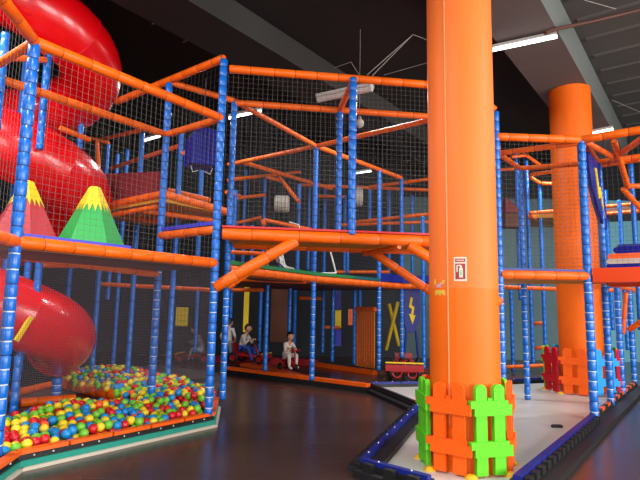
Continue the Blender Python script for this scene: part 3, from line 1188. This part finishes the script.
# ===================================================== far play structure
T = V((-.11, 10.02, 0))
L4 = at(Z(401.5, 178, 4.70), 0)
L3 = T.lerp(L4, .70)
B0, B1 = V((-2.12, 11.5, 0)), V((2.1, 8.25, 0))
ff = thing('play_structure', 'far play structure seen through and under the footbridge', 'climbing frame', at(T, 0))
BT2 = 4.70
post(ff, T, .16, BT2, .05)
post(ff, L3, .16, BT2, .05)
post(ff, L4, .16, BT2, .05)
beam(ff, at(MM, BT2), at(T, BT2), .045)
beam(ff, at(T, BT2), at(L4, BT2), .05)
beam(ff, at(B0, BT2), at(T, BT2), .045)
beam(ff, at(T, BT2), at(B1, BT2), .045)
p2_, q2_ = Z(242, 162, BT2), Z(332, 189, BT2)
beam(ff, p2_, q2_, .05)
# first deck
for a, b in ((MM, T), (T, L3), (L3, L4), (L4, L4 + V((1.3, -.4, 0)))):
    beam(ff, at(a, DZ), at(b, DZ), .07)
mats_ = [(MM, T, 'mat_green'), (T, T.lerp(L3, .55), 'mat_green'), (T.lerp(L3, .55), L3, 'mat_teal')]
for a, b, m in mats_:
    mb = MB()
    mb.bar(at(a, DZ + .1), at(b, DZ + .1), .1, .06)
    build(mb, 'deck_mat', m, ff)
mb = MB()
mb.bar(at(L3, DZ + .16), at(L4, DZ + .16), .1, .18)
mb.bar(at(L4, DZ + .16), at(L4 + V((1.2, -.4, 0)), DZ + .16), .1, .18)
build(mb, 'deck_mat', 'mat_navy', ff)
deck(ff, [MM + B * .06, T + B * .05, L3 + B * .05, L4 + B * .05, L4 + B * 3.0, MM + B * 3.0 + A * 2.4, MM + B * .7 + A * 1.4], DZ - .02, .07, 'brown_panel')
beam(ff, Z(224, 278, 2.0), Z(306, 281.5, 2.0), .045)
for (px, py, yt, yb, d) in ((225.8, 330, 285, 366, 12.0), (260.5, 310, 287, 352, 14.6), (266.5, 320, 279, 371, 11.1), (289.5, 310, 284, 360, 12.6), (295, 310, 284, 348, 14.2), (323, 320, 286, 353, 13.4),
                            (332.7, 320, 283, 362, 13.0), (354.5, 330, 284, 365, 12.6), (423.5, 300, 216, 369, 12.0), (347.5, 262, 250, 274, 14), (360, 310, 284, 340, 15.2), (231, 305, 284, 350, 14.5),
                            (264.5, 200, 176, 272, 13.6), (299, 205, 184, 272, 12.6), (235, 210, 190, 270, 11.8), (369.7, 200, 186, 220, 14.0), (245, 200, 170, 270, 14), (252, 250, 225, 280, 13), (309, 210, 180, 270, 14.5), (325, 210, 186, 275, 14.8), (345, 215, 195, 275, 15), (389, 210, 190, 275, 15), (412, 220, 195, 275, 15), (280, 265, 245, 278, 14)):
    ppost(ff, px, py, yt, yb, d, .048)
for a, da, b, db in (((369, 187), 14, (430, 179), 13), ((355, 222), 13.6, (430, 214), 12.4), ((340, 225), 14, (430, 222), 14), ((279, 177), 12.6, (299, 202), 12.0), ((266, 177), 13, (282, 181), 13),
                     ((232, 290), 12.4, (264, 290), 12.4), ((299, 298), 14, (323, 299), 14), ((228, 199), 12.5, (265, 195), 13.4), ((228, 180), 12, (300, 172), 14.5), ((300, 185), 14, (430, 190), 14),
                     ((226, 192), 11.6, (240, 196), 12), ((264, 220), 11.5, (312, 230), 11.5), ((226, 252), 11, (268, 254), 11), ((335, 272), 14, (390, 272), 14), ((229, 225), 13.5, (262, 217), 13.5), ((317, 196), 14.5, (345, 197), 14.5), ((322, 327), 14, (340, 328), 14)):
    pbeam(ff, a, da, b, db, .045)
beam(ff, D(263, 219, 11.5), D(264, 226, 11.5), .06)
vnet(ff, MM, T, DZ + .15, BT2 - .05, cell=.075, m='net_dark')
vnet(ff, T, L4, DZ + .15, BT2 - .05, cell=.075, m='net_dark')
vnet(ff, B0, T, DZ + .15, BT2 - .05, cell=.075, m='net_dark')
vnet(ff, L3, L4, .2, DZ - .06, cell=.06, m='net_dark')
vnet(ff, at(D(354.5, 330, 12.6), 0), L3, .2, DZ - .06, cell=.06, m='net_dark')
# zigzag cord under the deck
mb = MB()
zz = [D(232 + 32 * i / 10, 284 + (3 if i % 2 else -2), 12.4) for i in range(11)]
mb.tube(zz, .012, 5)
build(mb, 'zigzag_cord', 'cable_grey', ff)

# low orange kerb of the far floor
c0, c1, c2 = Z(224, 368, .12), Z(313, 379, .12), Z(369, 386, .12)
fk = thing('padded_kerb', 'orange padded kerb along the far edge of the black floor', 'kerb', at(c1, 0))
mb = MB()
mb.bar(at(c0, .05), at(c2, .05), .16, .1)
build(mb, 'kerb_skirt', 'rubber_black', fk)
n = 7
for k in range(n):
    mb = MB()
    mb.bar(at(c0.lerp(c2, (k + .02) / n), .13), at(c0.lerp(c2, (k + .98) / n), .13), .14, .06)
    build(mb, 'kerb_pad', 'orange_pad', fk)
w0 = at(c0, 0) - at(c2 - c0, 0).normalized() * .0
mb = MB()
mb.prism([tuple(q[:2]) for q in (Z(240, 364, .05), Z(256, 362.5, .05), Z(314, 377, .05), Z(300, 376, .05))], .002, .06)
tag(build(mb, 'foam_mat', 'orange_pad'), 'flat orange foam mat under the children behind the far kerb', 'mat')
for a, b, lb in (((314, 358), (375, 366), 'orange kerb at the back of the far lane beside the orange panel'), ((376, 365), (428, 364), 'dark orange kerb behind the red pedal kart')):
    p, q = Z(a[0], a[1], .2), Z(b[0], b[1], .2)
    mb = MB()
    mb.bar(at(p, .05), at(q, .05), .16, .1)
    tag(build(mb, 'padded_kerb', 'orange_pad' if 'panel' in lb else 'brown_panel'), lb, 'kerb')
p, q = Z(203, 350, .3), Z(318, 354, .3)
mb = MB()
mb.bar(at(p, .08), at(q, .08), .2, .16)
tag(build(mb, 'padded_kerb', 'dark_red'), 'low dark red padded wall behind the children on karts', 'kerb')

# orange perforated panel
p, q = at(D(356, 362, 12.5), 0), at(D(374.5, 364, 12.0), 0)
zt = hz(p, 309)
t = thing('mesh_panel', 'orange perforated panel with padded top rail standing beyond the far lane', 'panel', at((p + q) / 2, .15))
mb = MB()
X = (q - p).normalized()
L = (q - p).length
mb.bar(at(p, (.15 + zt) / 2), at(q, (.15 + zt) / 2), .03, zt - .15)
build(mb, 'sheet', 'panel_amber', t)
mb = MB()
N = X.cross(UP)
if N.dot(CAM - p) < 0:
    N = -N
for i in range(1, 8):
    mb.bar(at(p + X * (L * i / 8) + N * .02, .18), at(p + X * (L * i / 8) + N * .02, zt - .04), .012, .012)
for j in range(1, 20):
    z = .15 + (zt - .2) * j / 20
    mb.bar(at(p + N * .02, z), at(q + N * .02, z), .012, .012)
build(mb, 'mesh_grid', 'orange_foam', t)
beam(t, at(p - X * .03, zt), at(q + X * .03, zt), .06, 'top_rail')

# wall panels far behind
for nm, x0, x1, y0, y1, d, m, lb in (('wall_mat', 270, 289.5, 268, 342, 15.6, 'brown_panel', 'tall brown wall mat under the far deck'),
                                   ('wall_mat', 175.5, 187.5, 307, 326, 15.2, 'yellow_foam', 'yellow square wall mat left of the tall front post'),
                                   ('wall_mat', 335, 341, 310, 328, 14.9, 'yellow_foam', 'yellow wall mat under the far deck'),
                                   ('wall_mat', 335, 341, 288, 309.3, 14.9, 'mat_navy', 'navy wall mat above the yellow one under the far deck'),
                                   ('wall_mat', 335, 341, 329, 346, 14.9, 'mat_blue', 'blue wall mat below the yellow one under the far deck'),
                                   ('wall_mat', 348, 353, 309, 325, 15.2, 'orange_pad', 'small orange wall mat left of the perforated panel'),
                                   ('wall_mat', 243, 248, 285, 332, 14.8, 'yellow_foam', 'narrow yellow wall strip above the child in white and blue')):
    a, b = D(x0, y1, d), D(x1, y1, d)
    z1 = hz(a, y0)
    mb = MB()
    mb.bar(at(a, (a.z + z1) / 2), at(b, (a.z + z1) / 2), .06, z1 - a.z)
    tag(build(mb, nm, m), lb, 'wall mat')

# yellow X and blue oval with bolt
t = thing('crossed_bars', 'yellow X of two crossed padded bars under the far deck', 'decoration', D(392, 350, 13.6))
for a, b, k in (((389, 304), (399, 346), 0), ((398, 302), (386, 350), .05)):
    mb = MB()
    mb.tube([D(a[0], a[1], 13.6 - k), D(b[0], b[1], 13.6 - k)], .045, 10)
    build(mb, 'bar', 'yellow_foam', t)
o_ = D(411, 300, 12.6)
t = thing('oval_panel', 'blue oval board with a yellow lightning bolt right of the yellow X', 'panel', o_)
Xo = V((1, 0.25, 0)).normalized()
s_ = 12.6 / F
ol = [(9.5 * s_, 14 * s_), (9.5 * s_, -12 * s_), (8.5 * s_, -20 * s_), (5.5 * s_, -28 * s_), (0, -33 * s_), (-5.5 * s_, -30 * s_), (-8.5 * s_, -22 * s_), (-9.5 * s_, -12 * s_), (-9.5 * s_, 14 * s_)]
mb = MB()
mb.slab(ol, o_, Xo, UP, .06)
build(mb, 'board', 'mat_navy', t)
bl = [(0, 3), (2.5, 2), (1, -5), (4, -7), (2.5, -15), (5, -15), (2, -24), (-2, -14), (.5, -14), (1.5, -9), (-2, -7)]
mb = MB()
mb.slab([(x * s_ - .02, y * s_) for x, y in bl], o_ - V((0, .045, 0)), Xo, UP, .02)
build(mb, 'lightning_bolt', 'yellow_foam', t)
mb = MB()
for sx in (-.12, .12):
    b_ = o_ + Xo * sx
    mb.tube([at(b_, o_.z - 30 * s_), at(b_ + Xo * sx * .8, .05)], .03, 8)
build(mb, 'stand', 'mat_navy', t)

# beige drums on the far deck
for px, py, w, h, d, lb in ((282, 204, .34, .40, 12.2, 'pale round drum hanging in the far net, left of the long post'), (356, 197, .33, .5, 13.5, 'pale round drum hanging in the far net behind the middle bridge post')):
    c = D(px, py, d)
    t = thing('hanging_drum', lb, 'drum', c)
    mb = MB()
    mb.tube([c + V((-w / 2, 0, 0)), c + V((-w / 2 + .03, 0, 0)), c + V((w / 2 - .03, 0, 0)), c + V((w / 2, 0, 0))], [h * .42, h * .5, h * .5, h * .42], 20)
    build(mb, 'shell', 'drum_beige', t)
    mb = MB()
    for x in (-w * .25, 0, w * .25):
        mb.torus(c + V((x, 0, 0)), h * .5, .005, (1, 0, 0))
    build(mb, 'band', 'net_dark', t)
    mb = MB()
    mb.tube([c + V((0, 0, h * .5)), at(c, 4.5)], .01, 6)
    build(mb, 'hanging_cord', 'net_dark', t)

# small white toy slide on the far deck
t = thing('toy_slide', 'small white toddler slide with an A-frame ladder on the far green deck', 'slide', D(285, 272, 10.9))
d = 10.9
mb = MB()
q = [D(274, 247, d), D(277, 254, d), D(280, 262, d), D(286, 268, d), D(294, 270, d)]
for dy in (0,):
    for i in range(len(q) - 1):
        mb.bar(q[i], q[i + 1], .34, .06)
build(mb, 'chute', 'white_plastic', t)
mb = MB()
mb.tube([D(281, 249, d), D(286, 270, d + .1)], .018, 8)
mb.tube([D(286, 270, d + .1), D(316, 273.5, d - .2), D(336, 273, d)], .018, 8)
mb.tube([D(336, 273, d), D(329, 246, d)], .018, 8)
mb.tube([D(289, 222, d), D(299, 225, d), D(299.5, 229, d)], .015, 8)
build(mb, 'frame', 'white_plastic', t)
mb = MB()
mb.tube([D(267, 249, d), D(267.5, 270, d)], .03, 8)
build(mb, 'post', 'orange_foam', t)

# ================================================================== karts


def kart(c, head, label, s=1.0, low=False):
    """pedal kart facing heading head (radians), c on the floor"""
    t = thing('pedal_kart', label, 'kart', c, head)
    for x, y, r in ((.42, .22, .13), (.42, -.22, .13), (-.36, .25, .15), (-.36, -.25, .15)):
        mb = MB()
        mb.torus((x * s, y * s, r * s), r * s * .72, r * s * .28, (0, 1, 0))
        mb.tube([(x * s, (y - .03) * s, r * s), (x * s, (y + .03) * s, r * s)], r * s * .5, 14, 1)
        local(mb, 'wheel', ['rubber_black', 'kart_red'], t)
    mb = MB()
    mb.tube([(.42 * s, -.2 * s, .13 * s), (.42 * s, .2 * s, .13 * s)], .022 * s, 8)
    mb.tube([(-.36 * s, -.22 * s, .15 * s), (-.36 * s, .22 * s, .15 * s)], .022 * s, 8)
    mb.tube([(.5 * s, 0, .16 * s), (.1 * s, 0, .2 * s), (-.4 * s, 0, .2 * s)], .04 * s, 8)
    for sy in (-1, 1):
        mb.tube([(.5 * s, .05 * sy * s, .17 * s), (.15 * s, .16 * sy * s, .2 * s), (-.42 * s, .17 * sy * s, .22 * s)], .025 * s, 8)
    mb.tube([(.3 * s, 0, .2 * s), (.16 * s, 0, (.32 if low else .5) * s)], .02 * s, 8)
    local(mb, 'chassis', 'kart_red', t)
    mb = MB()
    mb.box((-.2 * s, 0, .26 * s), (.3 * s, .3 * s, .06 * s))
    mb.slab([(-.02, .0), (.02, .0), (-.06, (.1 if low else .26) * s), (-.1, (.1 if low else .26) * s)], (-.36 * s, 0, .26 * s), V((1, 0, 0)), UP, .3 * s)
    local(mb, 'seat', 'dark_red', t)
    mb = MB()
    if low:
        mb.torus((.52 * s, .12 * s, .12 * s), .07 * s, .015 * s, (1, 0, 0))
        mb.torus((.52 * s, -.12 * s, .12 * s), .07 * s, .015 * s, (1, 0, 0))
        local(mb, 'scroll_guard', 'kart_red', t)
        mb = MB()
    mb.torus((.15 * s, 0, (.28 if low else .51) * s), (.08 if low else .12) * s, .016 * s, (-.55, 0, .83))
    local(mb, 'steering_wheel', 'rubber_black', t)
    mb = MB()
    mb.bar((.52 * s, -.3 * s, .2 * s), (.52 * s, .3 * s, .2 * s), .06 * s, .1 * s)
    mb.bar((.52 * s, -.3 * s, .28 * s), (.52 * s, .3 * s, .28 * s), .04 * s, .02 * s, 1)
    local(mb, 'front_bumper', ['kart_red', 'yellow_foam'], t)
    return t


kart(Z(404, 377, 0.0), math.radians(-98), 'empty red pedal kart parked beside the central pillar', 1.35, True)
kart(at(Z(249, 363, .06), 0.06), math.radians(-20), 'red pedal kart under the child in blue trousers', .95)
kart(at(Z(196, 361, .05), 0.0), math.radians(170), 'red pedal kart seen through the fine net, left of the tall front post', .9)

# scooter for the smallest child
t = thing('ride_on_scooter', 'small red ride-on scooter under the toddler in white', 'scooter', at(Z(289, 370, .06), 0.06), math.radians(-45))
for x, y in ((.22, 0), (-.2, .1), (-.2, -.1)):
    mb = MB()
    mb.torus((x, y, .08), .055, .025, (0, 1, 0))
    local(mb, 'wheel', 'rubber_black', t)
mb = MB()
mb.tube([(.22, 0, .1), (.05, 0, .2), (-.22, 0, .2)], .035, 8)
mb.tube([(-.2, -.1, .08), (-.2, .1, .08)], .02, 8)
local(mb, 'body', 'kart_red', t)
mb = MB()
mb.tube([(.22, 0, .1), (.19, 0, .46)], .018, 8)
mb.tube([(.19, -.16, .46), (.19, .16, .46)], .016, 8)
local(mb, 'handlebar', 'kart_red', t)
mb = MB()
mb.box((-.1, 0, .235), (.24, .15, .04))
local(mb, 'seat', 'dark_red', t)

# ================================================================= people


def person(name_loc, head_rot, label, joints, cols, hair, headr=.095, look=0.0, s=1.0):
    """joints: dict of points in the person's own frame, +x forward, +y left; one continuous skin"""
    t = thing('person', label, 'person', name_loc, head_rot)
    J = {k: V(v) for k, v in joints.items()}
    chains = [('pelvis', 'waist', 'chest', 'neck', 'skull')]
    for sd in ('l', 'r'):
        chains += [('chest', 'sh' + sd, 'el' + sd, 'wr' + sd, 'pa' + sd), ('pelvis', 'hip' + sd, 'kn' + sd, 'an' + sd, 'to' + sd)]
    rad = {'pelvis': .095, 'waist': .085, 'chest': .1, 'neck': .042, 'skull': .045, 'sh': .05, 'el': .036, 'wr': .025, 'pa': .026, 'hip': .075, 'kn': .052, 'an': .035, 'to': .03}
    names = list(J)
    verts = [J[n] for n in names]
    edges = []
    for c in chains:
        for a, b in zip(c, c[1:]):
            edges.append((names.index(a), names.index(b)))
    me = bpy.data.meshes.new('skeleton')
    me.from_pydata([tuple(v) for v in verts], edges, [])
    o = bpy.data.objects.new('skeleton', me)
    COL.objects.link(o)
    o.modifiers.new('skin', 'SKIN')
    sub = o.modifiers.new('sub', 'SUBSURF')
    sub.levels = sub.render_levels = 2
    for i, n in enumerate(names):
        r = rad.get(n, rad.get(n[:-1], .04)) * s
        me.skin_vertices[0].data[i].radius = (r, r)
        me.skin_vertices[0].data[i].use_root = (n == 'pelvis')
    dg = bpy.context.evaluated_depsgraph_get()
    dg.update()
    ev = o.evaluated_get(dg)
    em = ev.to_mesh()
    mb = MB()
    segs = []
    for c in chains:
        for a, b in zip(c, c[1:]):
            part = b[:-1] if b[-1] in 'lr' and b[:-1] in ('sh', 'el', 'wr', 'pa', 'hip', 'kn', 'an', 'to') else b
            segs.append((J[a], J[b], part))
    idx = {'waist': 0, 'chest': 0, 'neck': 2, 'skull': 2, 'sh': 0, 'el': 0, 'wr': 3, 'pa': 2, 'hip': 1, 'kn': 1, 'an': 1, 'to': 4}
    vs = [v.co.copy() for v in em.vertices]
    mb.v = vs
    for p in em.polygons:
        c = p.center
        best, bi = 9, 0
        for a, b, part in segs:
            ab = b - a
            u = max(0, min(1, (c - a).dot(ab) / max(1e-9, ab.length_squared)))
            dd = (c - a - ab * u).length
            if dd < best:
                best, bi = dd, idx.get(part, 0)
        mb.f.append(list(p.vertices))
        mb.m.append(bi)
        mb.s.append(True)
    ev.to_mesh_clear()
    bpy.data.objects.remove(o)
    # head with a face
    h = J['skull'] + V((0.01, 0, headr * .75))
    R = Matrix.Rotation(look, 3, 'Z')
    mb.sphere(h, headr, 2, 18, 14, (.95, .84, 1.14))

    def hd(x, y, z):
        return h + R @ V((x, y, z)) * (headr / .095)
    for sy in (-1, 1):
        mb.sphere(hd(.083, .032 * sy, .008), .011 * headr / .095, 5, 8, 6)
        mb.sphere(hd(.0, .082 * sy, -.005), .022 * headr / .095, 2, 8, 6, (.6, .5, 1.1))
    mb.sphere(hd(.094, 0, -.022), .014 * headr / .095, 2, 8, 6, (1, .8, 1.3))
    mb.sphere(hd(.078, 0, -.058), .018 * headr / .095, 6, 8, 6, (.6, 1.1, .35))
    # fingers
    for sd in 'lr':
        w, pa = J['wr' + sd], J['pa' + sd]
        dr = (pa - w).normalized()
        side = dr.cross(UP)
        if side.length < .1:
            side = V((0, 1, 0))
        side.normalize()
        nrm = side.cross(dr)
        for i, ln in enumerate((.05, .056, .052, .042)):
            a = pa + side * ((i - 1.5) * .013)
            mb.tube([a, a + dr * ln * .5 - nrm * .004, a + dr * ln * .75 - nrm * .022, a + dr * ln * .6 - nrm * .036], [.0075, .007, .006, .005], 6, 2)
        a = w.lerp(pa, .55) + side * .02 * (1 if sd == 'l' else -1)
        mb.tube([a, a + dr * .02 + side * .018 - nrm * .01, a + dr * .035 + side * .012 - nrm * .025], [.009, .008, .006], 6, 2)
    local(mb, 'body', [cols[0], cols[1], 'skin', cols[2], cols[3], 'eye_dark', 'sign_red'], t)
    # hair cap
    mb = MB()
    nu, nv = 18, 8
    vs, fs = [], []
    for j in range(nv + 1):
        for i in range(nu):
            a = 2 * PI * i / nu
            lim = 1.15 + (.85 if math.cos(a) < .2 else 0) * min(1, (0.2 - math.cos(a)) * 1.5)
            th = lim * j / nv
            q = V((.95 * math.sin(th) * math.cos(a), .86 * math.sin(th) * math.sin(a), 1.14 * math.cos(th))) * headr * 1.07
            vs.append(h + R @ q)
    for j in range(nv):
        for i in range(nu):
            fs.append((j * nu + i, (j + 1) * nu + i, (j + 1) * nu + (i + 1) % nu, j * nu + (i + 1) % nu))
    mb.add(vs, fs, 0, True)
    local(mb, 'hair', hair, t)
    return t


def seated(sz, k, lean=.08, reach=.3, hand_z=.52, foot_x=.36):
    """a child seated at height sz, size factor k"""
    j = {'pelvis': (0, 0, sz + .08 * k), 'waist': (lean * .4, 0, sz + .2 * k), 'chest': (lean, 0, sz + .34 * k), 'neck': (lean * 1.25, 0, sz + .46 * k), 'skull': (lean * 1.4 + .015, 0, sz + .53 * k)}
    for sd, y in (('l', 1), ('r', -1)):
        j['sh' + sd] = (lean, .135 * k * y, sz + .4 * k)
        j['el' + sd] = (lean + .1 * k, .2 * k * y, sz + .21 * k)
        j['wr' + sd] = (reach - .05, .12 * k * y, hand_z)
        j['pa' + sd] = (reach, .1 * k * y, hand_z + .015)
        j['hip' + sd] = (.04, .085 * k * y, sz + .07 * k)
        j['kn' + sd] = (.28 * k, .14 * k * y, sz + .12 * k)
        j['an' + sd] = (foot_x, .12 * k * y, .09)
        j['to' + sd] = (foot_x + .11 * k, .12 * k * y, .055)
    return j


def standing(k, arm_l, arm_r):
    j = {'pelvis': (0, 0, .52 * k), 'waist': (0, 0, .63 * k), 'chest': (0, 0, .78 * k), 'neck': (0.01, 0, .9 * k), 'skull': (.02, 0, .97 * k)}
    for sd, y, arm in (('l', 1, arm_l), ('r', -1, arm_r)):
        j['sh' + sd] = (0, .13 * k * y, .85 * k)
        j['el' + sd], j['wr' + sd], j['pa' + sd] = [V(a) * k for a in arm]
        j['hip' + sd] = (0, .075 * k * y, .5 * k)
        j['kn' + sd] = (.03, .085 * k * y, .28 * k)
        j['an' + sd] = (0, .085 * k * y, .07 * k)
        j['to' + sd] = (.1 * k, .1 * k * y, .04 * k)
    return j


kA = at(Z(247, 363, .06), .06)
person(kA + V((-.18, .07, 0)), math.radians(-20), 'child in white top and blue trousers leaning forward on a red kart', seated(.29, 1.0, .12, .33, .60, .4), ['cloth_white', 'cloth_blue', 'cloth_white', 'rubber_black'], 'hair_brown', .1)
kB = at(Z(288, 370, .06), .06)
person(kB + V((-.06, .07, 0)), math.radians(-45), 'dark-haired toddler in white sitting on a small red scooter', seated(.255, .86, .08, .2, .50, .24), ['cloth_white', 'cloth_white', 'skin', 'cloth_white'], 'hair_black', .095, .2)
kC = at(Z(227.5, 363, .02), .0)
person(kC, math.radians(60), 'child in white standing with hand on hip behind the blue posts', standing(1.05, ((-.02, .24, .68), (-.0, .2, .56), (.02, .14, .52)), ((-.08, -.27, .7), (.02, -.2, .57), (.05, -.13, .55))), ['cloth_white', 'cloth_jeans', 'skin', 'rubber_black'], 'hair_black', .095)
kD = at(Z(203, 360, .02), .0)
person(at(Z(199, 361, .05), 0) + V((.12, 0, 0)), math.radians(168), 'child in grey leaning over a red kart, behind the fine net', seated(.27, 1.0, .2, .36, .55, .38), ['cloth_grey', 'cloth_jeans', 'cloth_grey', 'rubber_black'], 'hair_black', .1)

# ============================================================ lamps, wires


def lamp(a, b, da, db, label, lit=True, w=.12):
    p, q = D(a[0], a[1], da), D(b[0], b[1], db)
    q.z = p.z = (p.z + q.z) / 2
    t = thing('ceiling_light', label, 'lamp', (p + q) / 2)
    mb = MB()
    mb.bar(p + UP * .05, q + UP * .05, w, .05)
    build(mb, 'housing', 'lamp_case', t)
    mb = MB()
    mb.tube([p, q], w * .3, 10)
    build(mb, 'tube', 'lamp_glow' if lit else 'lamp_case', t)
    return p, q


def dz_for(px, py, z):
    return (Z(px, py, z) - CAM).dot(fw)


LZ = 5.84
lamp((493, 50), (557, 36.5), dz_for(493, 50, LZ), dz_for(557, 36.5, LZ), 'lit white tube light on the girder right of the central pillar', True, .09)
lamp((318, 101), (372, 87), dz_for(345, 94, 5.2), dz_for(345, 94, 5.2) - .5, 'unlit white tube light with case hanging above the footbridge', False, .17)
lamp((229, 119), (261, 110.5), dz_for(245, 115, 5.3), dz_for(245, 115, 5.3) - .4, 'lit tube light seen through the net beside the tall front post', True, .06)
lamp((142, 141), (160, 136.5), dz_for(150, 139, 5.4), dz_for(150, 139, 5.4) - .4, 'small lit tube light far behind the left tower', True, .07)
lamp((591, 134), (613, 129.5), dz_for(600, 132, 5.5), dz_for(600, 132, 5.5) - .3, 'lit tube light over the right tower, behind the rear pillar', True, .1)
lamp((353, 174), (371, 171), 14.5, 14.2, 'faint lit tube light far behind the footbridge', True, .05)

# small round pendant
c = D(359.5, 123.5, 8.6)
t = thing('pendant_lamp', 'small round white pendant hanging below the light over the footbridge', 'lamp', c)
mb = MB()
mb.sphere(c, .075, 0, 16, 10)
build(mb, 'globe', 'drum_beige', t)
mb = MB()
mb.tube([c + UP * .07, c + UP * .12], .03, 10)
mb.tube([c + UP * .1, at(c, 6.2)], .004, 6)
build(mb, 'cord', 'cable_grey', t)


def cable(pts, label, r=.007):
    mb = MB()
    mb.tube([Z(x, y, z) for x, y, z in pts], r, 5)
    tag(build(mb, 'cable', 'cable_grey'), label, 'cable')


cable([(252, 0, 6.4), (273, 40, 6.1)], 'thin grey cable on the dark girder at the top, the shorter one')
cable([(256, 0, 6.4), (291, 52, 6.1)], 'thin grey cable on the dark girder at the top, the longer one')
cable([(325, 71, 6.2), (351, 62, 6.24)], 'grey wire rising to a hook above the footbridge light')
cable([(351, 62, 6.24), (360, 76, 6.2)], 'short grey wire falling from the hook above the footbridge light')
cable([(367, 75, 5.5), (413, 34.5, 6.2)], 'long pale cable slanting up to the ceiling left of the central pillar')
cable([(372, 76, 5.5), (413, 34.5, 6.2)], 'second long pale cable slanting up beside the first one')
cable([(413, 34.5, 6.2), (430, 41, 6.2)], 'short cable running from the ceiling hook to the central pillar')
cable([(384, 75, 6.22), (430, 62, 6.24)], 'low grey cable between footbridge light and central pillar')
cable([(152, 24, 6.3), (190, 8, 6.3)], 'short pale conduit under the black roof above the left tower', .012)
cable([(183, 42, 6.4), (232, 24, 6.4)], 'longer pale conduit under the black roof near the tall post', .012)
cable([(584, 0, 6.3), (616, 9, 6.3)], 'pale cable along the roof in the top right corner')
cable([(612, 100, 6.4), (640, 112, 6.4)], 'pale cable under the roof above the right tower')
mb = MB()
mb.tube([Z(545, 33, 5.6), Z(556, 29, 5.75), Z(592, 21.5, 6.3), Z(640, 10, 6.4)], .03, 8)
tag(build(mb, 'ceiling_pipe', 'pipe_brown'), 'brown pipe under the roof beside the lit tube light', 'pipe')

# ================================================================ lighting


def area(name, loc, target, sx, sy, power, col=(1, 1, 1)):
    l = bpy.data.lights.new(name, 'AREA')
    l.shape = 'RECTANGLE'
    l.size, l.size_y = sx, sy
    l.energy = power
    l.color = col
    o = bpy.data.objects.new(name, l)
    COL.objects.link(o)
    o.location = loc
    o.rotation_euler = (V(target) - V(loc)).to_track_quat('-Z', 'Y').to_euler()
    return o


area('daylight_right', (7.2, Y0 + .05, 2.9), (4.0, 5, 2.4), 7.5, 4.4, 1050, (1, .97, .93))
area('daylight_left', (-3.3, Y0 + .05, 2.9), (-2.5, 5, 2.4), 5.2, 4.4, 420, (1, .97, .93))
area('daylight_side', (X1 - .05, -.4, 2.9), (0, 4.5, 2.4), 7.4, 4.4, 1250, (1, .97, .94))
for x, y, e in ((-1.5, 2.0, 160), (1.5, 9.5, 110), (5.5, 4.0, 120), (-4.6, 4.6, 240), (6.5, 12.5, 150), (8.8, 8.0, 110), (-2.5, 10.5, 60)):
    area('overhead_fill', (x, y, 5.5), (x, y, 0), 1.5, .3, e, (.96, .98, 1))  # added overhead fill lights, with no fixtures of their own

w = bpy.data.worlds.new('world')
sc.world = w
w.use_nodes = True
w.node_tree.nodes['Background'].inputs[0].default_value = (.95, .95, 1, 1)
w.node_tree.nodes['Background'].inputs[1].default_value = .4
sc.view_settings.view_transform = 'Standard'
sc.view_settings.look = 'None'
sc.view_settings.gamma = 1
sc.view_settings.exposure = 0.25
sc.view_settings.use_curve_mapping = False
